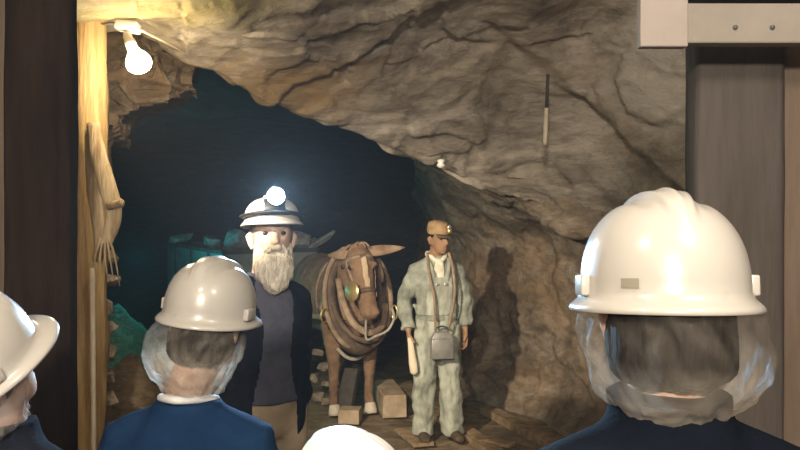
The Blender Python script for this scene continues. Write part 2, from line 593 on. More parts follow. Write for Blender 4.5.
EDGE = [(-300, 60, 4.6), (-100, 55, 4.6), (60, 48, 4.5), (110, 38, 4.45), (150, 36, 4.45), (190, 60, 4.6), (250, 94, 4.9), (310, 122, 5.2),
        (360, 138, 5.5), (400, 154, 5.75), (440, 172, 6.0), (480, 186, 6.2), (530, 197, 6.4), (600, 204, 6.1), (690, 215, 5.3), (800, 222, 4.6), (1000, 235, 3.6)]
ep = [e[0] for e in EDGE]


def edge_pt(px, dY=0.0, dz=0.0):
    y = np.interp(px, ep, [e[1] for e in EDGE])
    Y = np.interp(px, ep, [e[2] for e in EDGE])
    p = P(px, y, Y)
    k = (Y + dY) / Y
    return V((p.x * k, p.y + dY, p.z + dz))


def topY(px): return float(np.interp(px, [-300, 100, 200, 400, 600, 800, 1000], [3.5, 3.55, 3.8, 4.25, 5.2, 4.15, 3.3]))


rows = [[], [], [], [], [], []]
for i, (px, py, Y) in enumerate(EDGE):
    xs = -4.5 + 9.5 * i / (len(EDGE) - 1)
    tp = P(px, -12, topY(px))
    rows[0].append(V((xs, -2.5, 3.6)))
    rows[1].append(V((0.5 * xs + 0.5 * tp.x * 0.75, 1.5, 3.5)))
    rows[2].append(tp)
    rows[3].append(P(px, -12 + (py + 12) * 0.52, topY(px) + (Y - topY(px)) * 0.60))
    rows[4].append(P(px, py, Y))
    rows[5].append(edge_pt(px, 0.30 - 0.15 * sstep(px, 480, 570), 0.16 - 0.40 * sstep(px, 480, 570)))


def ledge(p):
    # the upper slab stands proud of the wall along a long diagonal break
    px = 400 + p.x / max(p.y, 0.5) * F
    py = HOR - (p.z - CAM_H) / max(p.y, 0.5) * F
    w = 8 * noise.noise(p * 3.0)
    d = (px - 500) * 0.64 - (py - 30) * 0.77 + w
    return 0.0 if p.y < 2 else 0.14 * sstep(d, -4, 5) * sstep(px, 470, 540)


sheet('ceiling', rows, 330, 210, M['rock'], 0.075, extra=ledge, flip=True)

# tunnel roof behind the lip
cols = [-300, -100, 60, 110, 150, 190, 250, 310, 360, 400, 440, 480, 520]
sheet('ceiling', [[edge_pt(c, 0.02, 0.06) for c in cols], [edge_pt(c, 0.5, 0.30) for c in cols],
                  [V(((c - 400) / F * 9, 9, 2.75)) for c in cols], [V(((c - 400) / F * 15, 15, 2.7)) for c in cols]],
      150, 60, M['shaded_rock'], 0.12, flip=True)

# wall behind the mannequin, running on to the right
wc = [412, 428, 440, 460, 480, 505, 530, 560, 600, 690, 800, 1000]
wY = [15, 11, 9.4, 8.45, 7.95, 7.6, 7.3, 6.85, 6.3, 5.4, 4.65, 3.6]
R = [[], [], [], [], [], []]
for c, y in zip(wc, wY):
    e = edge_pt(c)
    eY = e.y
    k = lambda Y, z: V(((c - 400) / F * Y, Y, z))
    s_ = sstep(c, 470, 570)
    R[0].append(edge_pt(c, 0.10 - 0.06 * s_, 0.10))
    R[1].append(k(eY + (0.45 - 0.30 * s_) * (y - eY), e.z - 0.06 - 0.2 * s_))
    R[2].append(k(y + 0.12, 1.55))
    R[3].append(k(y + 0.08, 0.9))
    R[4].append(k(y - 0.05, 0.35))
    R[5].append(k(y - 0.45, -0.12))
sheet('wall_right', R, 220, 130, M['rock_wall'], 0.08, flip=True)

# far end of the tunnel
sheet('wall_back', [[V((x, 14.6, z)) for x in (-9, -6, -3, 0, 2)] for z in (3.4, 2.2, 1.0, -0.3)], 60, 30, M['shaded_rock'], 0.2, flip=True)

# left side: a short face behind the posts, then the tunnel wall
lp = [(-5.0, 4.5), (-3.0, 4.55), (-2.1, 4.6), (-1.80, 4.66), (-1.74, 4.80), (-1.83, 5.05), (-2.15, 5.6)]
sheet('wall_left', [[V((x, y, z)) for x, y in lp] for z in (3.1, 2.4, 1.7, 1.0, 0.4, -0.2)], 150, 130, M['rock_left'], 0.07, flip=True)
lp = [(-1.98, 5.3), (-2.7, 7), (-3.7, 9.5), (-6.2, 15)]
sheet('wall_left', [[V((x, y, z)) for x, y in lp] for z in (3.1, 2.4, 1.7, 1.0, 0.4, -0.2)], 110, 50, M['shaded_rock'], 0.12, flip=True)

# broken ledge under the roof beside the bulb
out = [(84, 14), (120, 12), (150, 14), (172, 30), (192, 50), (187, 90), (176, 101), (150, 108), (124, 116), (107, 130), (84, 150)]
mb = MB()
fr = [P(x, y, 4.62) for x, y in out]
bk = [P(x, y, 4.62) * 1.0 + V((-0.10, 0.75, 0.02)) for x, y in out]
mb.rings([fr, bk])


def ledge_disp(p, n):
    return p + n * (0.26 * facet(p + V((5, 2, 1)), 2.1) + 0.07 * facet(p, 5.0) + 0.03 * noise.fractal(p * 4, 0.9, 2, 4))


o = obj('wall_left', mb, M['rock_left'], mods=RM(0.022, 2), disp=ledge_disp, smooth=False)
tag(o, kind='structure')


# floor with the banks of broken ground at the left
def floor_z(x, y):
    z = 0.02 * noise.fractal(V((x, y, 0)) * 1.6, 0.9, 2, 5) - 0.022
    z = min(z, 0.0)
    r = noise.fractal(V((x, y, 3.3)) * 2.5, 0.8, 2, 5)
    z += (0.92 + 0.16 * r) * math.exp(-((x + 1.76) / 0.34) ** 2 - ((y - 5.35) / 0.42) ** 2)
    z += (0.86 + 0.20 * r) * math.exp(-((x + 2.95) / 0.62) ** 2 - ((y - 7.9) / 0.9) ** 2)
    return z


nx, ny = 230, 330
xs = np.linspace(-6.5, 4.5, nx)
ys = np.linspace(-2.5, 15, ny)
vs = [(x, y, floor_z(x, y)) for y in ys for x in xs]
fs = [(j * nx + i, j * nx + i + 1, (j + 1) * nx + i + 1, (j + 1) * nx + i) for j in range(ny - 1) for i in range(nx - 1)]
mb = MB().add(vs, fs)
tag(obj('floor', mb, M['floor']), kind='structure')


# ------------------------------------------------------------------ timbers
def timber(name, c0, c1, sx, sy, mt, label, cat='post', rough=0.008, seed=0, up=(0, 1, 0), n=60, parent=None):
    """a hewn timber between two points"""
    c0, c1 = V(c0), V(c1)
    L = (c1 - c0).length
    mb = MB()
    R = []
    cr = [(-1, -0.9), (-0.9, -1), (-0.3, -1.0), (0.3, -1.0), (0.9, -1), (1, -0.9), (1, -0.3), (1, 0.3), (1, 0.9), (0.9, 1), (0.3, 1), (-0.3, 1), (-0.9, 1), (-1, 0.9), (-1, 0.3), (-1, -0.3)]
    for i in range(n + 1):
        t = i / n
        ring = []
        for a, b in cr:
            w = V((a * 2.3 + seed, b * 2.3, t * L * 1.6))
            k = 1 + (rough / sx) * 2 * (noise.fractal(w, 0.8, 2, 4)) + (rough / sx) * 1.2 * noise.noise(V((a * 7 + seed, b * 7, t * L * 0.4)))
            ring.append(V((a * sx / 2 * k, b * sy / 2 * k, t * L)))
        R.append(ring)
    mb.rings(R)
    z = (c1 - c0).normalized()
    u = V(up) - z * V(up).dot(z)
    u.normalize()
    x = u.cross(z)
    mt4 = Matrix((x, u, z)).transposed().to_4x4()
    o = obj(name, mb, mt, parent, smooth=True)
    o.matrix_local = Matrix.Translation(c0) @ mt4
    if label: tag(o, label, cat)
    return o


tx = lambda px, Y: (px - 400) / F * Y
# lit post at the mouth of the tunnel
timber('timber_post', (-1.64, 4.18, -0.05), (-1.615, 4.18, P(0, 10, 4.15).z - 0.02), 0.125, 0.13, M['timber'],
       'tall pale yellow timber post under the bare bulb at the tunnel mouth', rough=0.022, seed=2)
# black post in front at the left
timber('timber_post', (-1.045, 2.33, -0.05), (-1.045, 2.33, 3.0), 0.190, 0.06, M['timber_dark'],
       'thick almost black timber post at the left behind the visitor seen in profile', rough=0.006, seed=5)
timber('timber_post', (-1.36, 2.75, -0.05), (-1.36, 2.75, 3.0), 0.11, 0.12, M['timber_tan'],
       'brown timber showing as a thin strip at the extreme left edge', rough=0.004, seed=6)
# big post at the right and the slimmer one beside it
timber('timber_post', (0.876, 2.10, -0.05), (0.876, 2.10, P(0, 20, 2.05).z), 0.222, 0.10, M['timber_brown'],
       'broad dark brown timber post rising behind the big white hard hat', rough=0.003, seed=8)
timber('timber_post', (1.11, 2.14, -0.05), (1.11, 2.14, P(0, 20, 2.05).z), 0.225, 0.12, M['timber_tan'],
       'lighter brown timber post at the right edge beside the broad dark post', rough=0.004, seed=9)
# pale beam across the top right
bo = empty('beam', P(640, 47, 1.9))
tag(bo, 'pale painted beam with two bolts across the top of the right posts', 'beam')
z0 = bo.location.z
x0 = bo.location.x
mb = MB().box((tx(687, 1.9) - x0, 0.0, P(0, 43, 1.9).z - z0), (1.75, 0.05, P(0, 3, 1.9).z - z0))
o = obj('rail', mb, M['board'], bo, bevel=0.004, smooth=False)
mb = MB().box((0, -0.004, 0.0), (tx(688, 1.9) - x0, 0.03, 0.26))
o = obj('end_block', mb, M['board_pink'], bo, bevel=0.004, smooth=False)
o['label'] = 'paler pinkish end block'
for bx_ in (735, 772):
    c = P(bx_, 27.5, 1.9) - V(bo.location)
    obj('bolt', MB().tube([c + V((0, 0.004, 0)), c + V((0, -0.006, 0))], [0.0065, 0.005], n=10), M['iron'], bo)
# dark cap timber over the beam
timber('cap_timber', (tx(690, 2.1), 2.12, P(0, -20, 2.1).z + 0.03), (2.2, 2.12, P(0, -20, 2.1).z + 0.03), 0.13, 0.2, M['timber_brown'],
       'dark cap timber lying along the top edge above the pale bolted beam', 'beam', rough=0.003, seed=11)

# broken splint leaning on the lit post
so = empty('broken_plank', P(100, 235, 4.0))
tag(so, 'split weathered plank with a peg leaning on the lit yellow post', 'plank')
L0 = V(so.location)


def splint(pts, w, t, name, mt, sd):
    pts = curve(pts, 26)
    ww = [w * (0.75 + 0.35 * math.sin(PI * i / 25) + 0.18 * noise.noise(V((i * 0.4, sd, 0)))) for i in range(26)]
    return obj(name, MB().tube(pts, ww, n=10, flat=t, up=(0, 1, 0)), mt, so)


splint([P(93, 122, 4.02) - L0, P(97, 150, 4.0) - L0, P(107, 185, 3.98) - L0, P(114, 215, 3.98) - L0, P(106, 245, 3.99) - L0], 0.042, 0.35, 'outer_splint', M['timber_grey'], 1.0)
splint([P(90, 130, 4.06) - L0, P(91, 160, 4.05) - L0, P(95, 200, 4.04) - L0, P(100, 240, 4.03) - L0, P(97, 262, 4.03) - L0], 0.032, 0.4, 'inner_splint', M['timber_grey'], 5.0)
a = P(108, 206, 3.95) - L0
b_ = P(121, 203, 3.92) - L0
obj('peg', MB().tube([a, a.lerp(b_, 0.6), b_, b_ + (b_ - a) * 0.12], [0.020, 0.019, 0.024, 0.016], n=12), M['timber_grey'], so)
mb = MB()
for k in range(5):
    q = P(101 + k * 2.0, 238, 3.97) - L0
    mb.tube(curve([q, q + V((0.015 * k - 0.03, 0.0, -0.10)), q + V((0.02 * k - 0.03, 0.01, -0.16 - 0.02 * k))], 8), [0.008, 0.007, 0.006, 0.006, 0.005, 0.004, 0.003, 0.002], n=6)
obj('frayed_end', mb, M['timber_grey'], so)

# pipe on the post
p0, p1 = P(92.5, 268, 4.0), P(93.5, 418, 4.0)
tag(obj('pipe', MB().tube([V((p1.x, p1.y, -0.02)), p1, p0], 0.0125, n=12), M['pipe']), 'thin cream pipe standing against the lower half of the lit yellow post', 'pipe')

# drystone packing behind the post
random.seed(4)
stone_lab = ['rough grey stone at the top of the packed stones behind the yellow post', 'second stone down in the packing behind the yellow post',
             'third stone down in the packing behind the yellow post', 'fourth stone down in the packing behind the yellow post',
             'fifth stone down in the packing behind the yellow post', 'sixth stone down in the packing behind the yellow post',
             'lowest visible stone in the packing behind the yellow post']


def chunk(size, seed, fac=0.22, n=3):
    bm = bmesh.new()
    bmesh.ops.create_icosphere(bm, subdivisions=n, radius=1.0)
    for v in bm.verts:
        p = v.co.copy()
        w = p * 1.1 + V((seed * 3.7, seed * 1.3, seed))
        k = 1 + fac * (1.6 * facet(w, 1.2) + 0.5 * noise.fractal(w * 2.5, 0.8, 2, 3))
        q = p * k
        m = max(abs(q.x), abs(q.y), abs(q.z))
        q = q * (0.55 + 0.45 / max(m, 0.3))
        v.co = V((q.x * size[0], q.y * size[1], q.z * size[2]))
    me = bpy.data.meshes.new('chunk')
    bm.to_mesh(me)
    bm.free()
    return me


def lump(size, seed, n=15):
    """an angular broken stone"""
    rn = random.Random(seed)
    bm = bmesh.new()
    for _ in range(n):
        p = V((rn.uniform(-1, 1), rn.uniform(-1, 1), rn.uniform(-1, 1)))
        m = max(abs(p.x), abs(p.y), abs(p.z))
        p = p * ((0.75 + 0.25 * rn.random()) / m) * (1.0 if p.length / m < 1.35 else 1.35 * m / p.length)
        bm.verts.new((p.x * size[0], p.y * size[1], p.z * size[2]))
    r_ = bmesh.ops.convex_hull(bm, input=bm.verts)
    bmesh.ops.delete(bm, geom=[e for e in r_['geom_interior'] if isinstance(e, bmesh.types.BMVert)], context='VERTS')
    me = bpy.data.meshes.new('lump')
    bm.to_mesh(me)
    bm.free()
    return bake(me, [('BEVEL', dict(width=0.08 * min(size), segments=1))])


for k in range(7):
    y = 258 + k * 23.5
    c = P(103.0 + 1.5 * math.sin(k * 2.1), y, 4.40)
    o = obj('packing_stone', lump((0.078 + 0.012 * math.sin(k * 1.7), 0.075, 0.052), k + 1), M['rubble'], smooth=False, loc=c, rot=(0.05, 0.1, 0.4 * k))
    tag(o, stone_lab[k], 'stone', 'stones packed behind the lit post')

# ------------------------------------------------------------------ bulb and its fitting
fo = empty('bare_bulb_lamp', P(128, 27, 3.95))
tag(fo, 'bare glowing bulb on a white fitting at the top of the yellow post', 'lamp')
f0 = V(fo.location)
q = lambda px, py, Y=3.95: P(px, py, Y) - f0
obj('mounting_box', MB().box((-0.055, -0.05, -0.022), (0.055, 0.05, 0.025)), M['ceramic'], fo, bevel=0.008, rot=(0, 0.12, 0.1))
obj('bracket', MB().tube([q(103, 24, 4.05), q(112, 23, 4.0), q(120, 24, 3.97)], [0.014, 0.014, 0.014], n=8, flat=0.4, up=(0, 0, 1)), M['tin'], fo)
obj('cable', MB().tube(curve([q(140, 30, 3.97), q(165, 42, 4.2), q(190, 55, 4.5)], 12), 0.006, n=8), M['pipe'], fo)
ax = (q(139, 66, 3.88) - q(127, 38, 3.93)).normalized()
s0 = q(126, 33, 3.93)
ln = (q(139, 66, 3.88) - s0).length
obj('socket', MB().tube([s0, s0 + ax * 0.02, s0 + ax * 0.045, s0 + ax * 0.05, s0 + ax * 0.105], [0.014, 0.022, 0.022, 0.027, 0.027], n=16), M['ceramic'], fo)
bp = []
br = []
for i in range(17):
    t = i / 16
    bp.append(s0 + ax * (0.095 + 0.135 * t))
    br.append(0.024 + 0.036 * sstep(t, 0.0, 0.62) if t < 0.62 else 0.060 * max(0.0, 1 - ((t - 0.62) / 0.3801) ** 2.6) ** 0.5 + 0.0008)
obj('bulb', MB().tube(bp, br, n=24), M['bulb'], fo)

# insulator on the rock and the drill steel
io = empty('insulator', P(441, 163, 5.86))
tag(io, 'small white insulator with a twist of wire on the rock edge above the mannequin', 'insulator')
obj('knob', MB().stack([(-0.035, 0.018, 0.018, 0), (-0.02, 0.030, 0.030, 0), (-0.008, 0.030, 0.030, 0), (0, 0.018, 0.018, 0), (0.01, 0.03, 0.03, 0), (0.022, 0.026, 0.026, 0), (0.03, 0.012, 0.012, 0)], 16), M['ceramic'], io)
obj('wire', MB().tube(curve([(0, 0, 0.03), (0.015, 0.04, 0.08), (0.0, 0.1, 0.17)], 10), 0.004, n=6), M['iron'], io)
dr = empty('drill_steel', P(545, 145, 5.05))
tag(dr, 'thin drill rod hanging upright on the rock face right of the mannequin', 'rod')
d0 = V(dr.location)
t0, t1, t2 = V((0, 0, 0)), P(546.5, 108, 5.03) - d0, P(548, 74, 5.0) - d0
obj('shank', MB().tube([t1, t2], [0.011, 0.010], n=8), M['timber_brown'], dr)
o = obj('tip', MB().tube([t0, t0.lerp(t1, 0.1), t1], [0.012, 0.015, 0.013], n=8), M['pipe'], dr)
o['label'] = 'paler lower half of the rod'


# ------------------------------------------------------------------ people
class Pose: pass


def hand(mb, wrist, d, n, s, sc=1.0, curl=0.5):
    """palm, four fingers and a thumb; d along the hand, n out of the palm, s towards the thumb"""
    d, n, s = V(d).normalized(), V(n), V(s)
    n = (n - d * n.dot(d)).normalized()
    s = (s - d * s.dot(d) - n * s.dot(n)).normalized()
    w = V(wrist)
    mb.tube([w - d * 0.02, w + d * 0.015, w + d * 0.05, w + d * 0.09, w + d * 0.098],
            [r * sc for r in (0.026, 0.031, 0.040, 0.041, 0.036)], n=14, flat=[0.8, 0.6, 0.42, 0.38, 0.3], up=n)
    for k, (off, ln, r) in enumerate(((0.031, 0.072, 0.0082), (0.0105, 0.080, 0.0086), (-0.0105, 0.075, 0.0082), (-0.031, 0.058, 0.0072))):
        p = w + d * 0.078 + s * off
        dr_ = (d + s * (off * 2.2)).normalized()
        pts, rr = [p], [r * 1.15 * sc]
        a = 0.0
        p = p + dr_ * 0.018
        for j, (sg, c) in enumerate(((0.42, 0.45), (0.33, 0.75), (0.25, 0.55))):
            a += c * curl
            p = p + (dr_ * math.cos(a) + n * math.sin(a)) * ln * sg
            pts.append(p.copy())
            rr.append(r * sc * (1.0 - 0.10 * (j + 1)))
        mb.tube(curve(pts, 10), list(np.interp(np.linspace(0, 3, 10), range(4), rr)), n=10)
    p = w + d * 0.022 + s * 0.018
    t1_ = (d * 0.65 + s * 0.62 + n * 0.35).normalized()
    t2_ = (d * 0.9 + s * 0.2 + n * 0.5).normalized()
    pts = [p, p + t1_ * 0.035, p + t1_ * 0.035 + t2_ * 0.030, p + t1_ * 0.035 + t2_ * 0.054]
    mb.tube(curve(pts, 10), list(np.interp(np.linspace(0, 3, 10), range(4), [0.015 * sc, 0.0125 * sc, 0.0105 * sc, 0.008 * sc])), n=10)


HEAD_ROWS = [(1.520, 0.022, 0.022, 0.066), (1.532, 0.040, 0.042, 0.052), (1.555, 0.054, 0.066, 0.034), (1.585, 0.063, 0.082, 0.020), (1.62, 0.069, 0.090, 0.012),
             (1.655, 0.073, 0.095, 0.006), (1.69, 0.074, 0.096, 0.0), (1.718, 0.064, 0.084, -0.002), (1.738, 0.044, 0.058, -0.004), (1.75, 0.014, 0.018, -0.004)]
TORSO = [(0.84, 0.145, 0.095, 0), (0.93, 0.165, 0.112, -0.012), (1.04, 0.143, 0.098, 0), (1.15, 0.148, 0.104, 0), (1.27, 0.168, 0.118, 0.006), (1.36, 0.166, 0.108, 0),
         (1.415, 0.128, 0.088, -0.008), (1.465, 0.075, 0.068, -0.014), (1.50, 0.058, 0.060, -0.012)]


class Person:
    def __init__(s, base, rz, S, yaw=0.0, pitch=0.0, roll=0.0, hs=1.0, arms=None, legs=None, lift=0.0, shift=0.0):
        s.base, s.rz, s.k, s.hs = V(base), rz, S / 1.75, hs
        s.shift = shift  # head carried to one side
        s.lift = lift        # head raised (or sunk) on the shoulders
        s.Rh = Euler((pitch, roll, yaw), 'XYZ').to_matrix()
        a = dict(sh=(0.170, -0.005, 1.375), el=(0.225, -0.03, 1.12), wr=(0.245, 0.06, 0.875), d=(0.0, 0.12, -1.0), curl=0.5)
        s.arms = {1: dict(a), -1: dict(a)}
        for sd in (1, -1):
            if arms and sd in arms: s.arms[sd].update(arms[sd])
        l = dict(hip=(0.088, -0.005, 0.90), kn=(0.098, 0.018, 0.49), an=(0.105, -0.02, 0.085), toe=0.10)
        s.legs = {1: dict(l), -1: dict(l)}
        for sd in (1, -1):
            if legs and sd in legs: s.legs[sd].update(legs[sd])
        s.gauze = (0.02, 0.12)
        s.root = None

    def H(s, p):
        piv = V((0, -0.01, 1.505))
        q = V(p) - piv
        q = V((q.x * s.hs, q.y * s.hs, q.z * s.hs))
        return s.Rh @ q + piv + V((s.shift, 0, s.lift))

    def X(s, sd, p): return V((sd * p[0], p[1], p[2]))

    def head(s, mb):
        mb.stack(HEAD_ROWS, 28, s.H)
        t = MB()
        t.tube([(0, 0.086, 1.658), (0, 0.100, 1.632), (0, 0.112, 1.608), (0, 0.098, 1.598)], [0.010, 0.013, 0.0165, 0.012], n=12)     # nose
        t.ell((0.013, 0.098, 1.603), (0.009, 0.010, 0.008))
        t.ell((-0.013, 0.098, 1.603), (0.009, 0.010, 0.008))
        t.tube([(-0.045, 0.070, 1.662), (-0.025, 0.088, 1.666), (0, 0.091, 1.662), (0.025, 0.088, 1.666), (0.045, 0.070, 1.662)], [0.008, 0.011, 0.009, 0.011, 0.008], n=10)
        t.tube([(-0.026, 0.083, 1.574), (0, 0.096, 1.577), (0.026, 0.083, 1.574)], [0.005, 0.009, 0.005], n=10)
        t.tube([(-0.022, 0.081, 1.563), (0, 0.092, 1.562), (0.022, 0.081, 1.563)], [0.005, 0.009, 0.005], n=10)
        for sd in (1, -1):
            t.tube([(sd * 0.071, 0.0, 1.59), (sd * 0.079, -0.006, 1.61), (sd * 0.084, -0.014, 1.64), (sd * 0.076, -0.006, 1.658)], [0.011, 0.014, 0.018, 0.010], n=10, flat=[1, 1, 1, 1])
        t.xform(s.H)
        mb.add(t.v, t.f)

    def face_dents(s, p):
        for sd in (1, -1):
            e = s.H((sd * 0.032, 0.092, 1.645))
            d = (p - e).length
            p = p - (s.Rh @ V((0, 1, 0))) * 0.014 * math.exp(-(d / 0.016) ** 2)
        m = s.H((0, 0.1, 1.5695))
        q = s.Rh.transposed() @ (p - m)
        if q.y > -0.04: p = p - (s.Rh @ V((0, 1, 0))) * 0.006 * math.exp(-(q.z / 0.003) ** 2 - (q.x / 0.024) ** 2)
        return p

    def body(s, name, skin, label, cat='person', vox=0.0065, group=None):
        mb = MB()
        mb.stack(TORSO + [(1.545, 0.054, 0.060, -0.004)], 24)
        nk = s.H((0, 0.004, 1.60))
        mb.tube([(0, -0.012, 1.46), (0, -0.01, 1.515), nk], [0.066, 0.058, 0.058], n=18)
        s.head(mb)
        for sd in (1, -1):
            a, l = s.arms[sd], s.legs[sd]
            sh, el, wr = s.X(sd, a['sh']), s.X(sd, a['el']), s.X(sd, a['wr'])
            mb.tube([(sd * 0.08, -0.008, 1.40), sh, sh.lerp(el, 0.45), el, el.lerp(wr, 0.3), wr], [0.052, 0.054, 0.046, 0.039, 0.040, 0.027], n=16)
            d = s.X(sd, a['d'])
            hand(mb, wr + d.normalized() * 0.01, d, a.get('n', (-sd, 0.15, 0)) if 'n' not in a else s.X(sd, a['n']), s.X(sd, a['s']) if 's' in a else (0, 1, 0.1), curl=a['curl'])
            hp, kn, an = s.X(sd, l['hip']), s.X(sd, l['kn']), s.X(sd, l['an'])
            mb.tube([hp + V((0, 0, 0.05)), hp.lerp(kn, 0.3), kn, kn.lerp(an, 0.3), an, an + V((0, 0, -0.05))], [0.085, 0.078, 0.054, 0.054, 0.036, 0.036], n=16)
            f = V((sd * l['toe'], 1, 0)).normalized()
            mb.tube([an - f * 0.045 + V((0, 0, -0.045)), an + V((0, 0, -0.04)), an + f * 0.09 + V((0, 0, -0.052)), an + f * 0.16 + V((0, 0, -0.058))], [0.032, 0.038, 0.036, 0.026], n=12)
        me = bake(mb.mesh(name), RM(vox, 3))
        vdisp(me, lambda p, n: s.face_dents(p))
        o = obj(name, me, skin)
        o.location = s.base
        o.rotation_euler = (0, 0, s.rz)
        o.scale = (s.k, s.k, s.k)
        tag(o, label, cat, group)
        s.root = o
        return o

    def part(s, name, mb, mt, parent=None, head=False, **kw):
        if head: mb.xform(s.H)
        return obj(name, mb, mt, parent or s.root, **kw)

    def eyes(s):
        mb = MB()
        for sd in (1, -1):
            o = s.part('eye', MB().ell((sd * 0.032, 0.0775, 1.645), (0.013, 0.011, 0.0085)), M['eye'], head=True)

    def top(s, name, mt, off=0.018, lo=0.86, hi=1.485, folds=0.006, vox=0.010, sleeve=1.0, open_=None, flare=0.0, thick=None):
        mb = MB()
        rows = [(lo, np.interp(lo, [r[0] for r in TORSO], [r[1] for r in TORSO]) + off + flare, np.interp(lo, [r[0] for r in TORSO], [r[2] for r in TORSO]) + off + flare, 0)]
        for z, rx, ry, yo in TORSO:
            if lo + 0.03 < z < hi: rows.append((z, rx + off + flare * max(0, (1.2 - z) / 0.34), ry + off + flare * max(0, (1.2 - z) / 0.34), yo))
        rows.append((hi, 0.064 + off, 0.062 + off, -0.012))
        mb.stack(rows, 28)
        for sd in (1, -1):
            a = s.arms[sd]
            sh, el, wr = s.X(sd, a['sh']), s.X(sd, a['el']), s.X(sd, a['wr'])
            we = el.lerp(wr, sleeve)
            mb.tube([(sd * 0.075, -0.008, 1.405), sh + V((0, 0, 0.002)), sh.lerp(el, 0.45), el, el.lerp(wr, 0.45 * sleeve), we],
                    [0.052 + off, 0.054 + off, 0.052 + off, 0.047 + off, 0.043 + off, 0.036 + off], n=18)
        me = bake(mb.mesh(name), RM(vox, 5))

        def d(p, n):
            f = noise.noise(V((p.x * 7, p.y * 7, p.z * 13))) + 0.6 * noise.noise(V((p.x * 17 + 5, p.y * 17, p.z * 9)))
            ar = 1.0 + 1.2 * (abs(p.x) > 0.19)
            return p + n * folds * f * ar
        vdisp(me, d)
        if open_:
            bm = bmesh.new()
            bm.from_mesh(me)
            kill = [f for f in bm.faces if (lambda c: c.y > 0.01 and open_(c))(f.calc_center_median())]
            bmesh.ops.delete(bm, geom=kill, context='FACES')
            bm.to_mesh(me)
            bm.free()
            me = bake(me, [('SMOOTH', dict(factor=0.3, iterations=2)), ('SOLIDIFY', dict(thickness=thick or 0.008, offset=-1))])
        return s.part(name, me, mt)

    def trousers(s, mt, off=0.014, folds=0.008, hem=0.075, wide=0.0, top=1.045, name='trousers'):
        mb = MB()
        rows = [(0.80, 0.13 + off, 0.085 + off, -0.005)]
        for z, rx, ry, yo in TORSO:
            if 0.83 < z < top - 0.02: rows.append((z, rx + off, ry + off, yo))
        rows.append((top, np.interp(top, [r[0] for r in TORSO], [r[1] for r in TORSO]) + off, np.interp(top, [r[0] for r in TORSO], [r[2] for r in TORSO]) + off, 0))
        mb.stack(rows, 28)
        for sd in (1, -1):
            l = s.legs[sd]
            hp, kn, an = s.X(sd, l['hip']), s.X(sd, l['kn']), s.X(sd, l['an'])
            end = V((an.x, an.y + 0.005, hem))
            mb.tube([hp + V((0, 0, 0.03)), hp.lerp(kn, 0.3), kn, kn.lerp(end, 0.4), kn.lerp(end, 0.8), end],
                    [0.088 + off, 0.080 + off, 0.062 + off + wide * 0.6, 0.058 + off + wide * 0.8, 0.052 + off + wide, 0.054 + off + wide], n=20)
        return s.part(name, mb, mt, mods=RM(0.010, 4), disp=lambda p, n: p + n * folds * (noise.noise(V((p.x * 9, p.y * 9, p.z * 7))) + 0.7 * noise.noise(V((p.x * 14, p.y * 14, p.z * 16)))))

    def boots(s, mt):
        for sd in (1, -1):
            l = s.legs[sd]
            an = s.X(sd, l['an'])
            f = V((sd * l['toe'], 1, 0)).normalized()
            g = V((an.x, an.y, 0))
            mb = MB()
            mb.tube([g + V((0, 0, 0.20)), g + V((0, 0, 0.10)), g + V((0, 0, 0.05))], [0.052, 0.053, 0.050], n=16)
            mb.tube([g - f * 0.062 + V((0, 0, 0.042)), g + V((0, 0, 0.048)), g + f * 0.09 + V((0, 0, 0.045)), g + f * 0.17 + V((0, 0, 0.040)), g + f * 0.205 + V((0, 0, 0.034))],
                    [0.036, 0.045, 0.050, 0.046, 0.030], n=16, flat=[0.9, 0.95, 0.85, 0.72, 0.7], up=(0, 0, 1))
            mb.v = [(x, y, max(z, 0.006)) for x, y, z in mb.v]
            me = bake(mb.mesh('boot'), RM(0.008, 3))
            vdisp(me, lambda p, n: V((p.x, p.y, max(p.z, 0.0))))
            s.part('boot', me, mt)

    def hat(s, mt, tilt=0.0, roll=0.0, sc=1.0, lugs=True, visor=0.045, drop=0.0, yaw=0.0, back=0.0, Hh=0.150):
        """white hard hat: ridged dome, brim all round, peak in front"""
        A, B = 0.137, 0.118
        mb = MB()
        n = 120
        R_ = []
        prof = []
        ex = 2.35
        for i in range(31):
            a = (i / 30) ** 0.9 * PI / 2
            h = math.sin(a) ** (2 / ex)
            r = math.cos(a) ** (2 / ex) if i < 30 else 0.004
            prof.append((max(r, 0.004), h * Hh))
        prof = prof[::-1]
        prof += [(1.012, -0.004), (1.03, -0.010), (1.07, -0.014), (1.115, -0.019), (1.135, -0.023), (1.137, -0.028), (1.12, -0.029), (1.06, -0.022), (0.985, -0.018), (0.95, -0.008)]
        inner = [(0.93, 0.13 * Hh), (0.88, 0.46 * Hh), (0.6, 0.78 * Hh), (0.01, 0.9 * Hh)]
        prof += inner
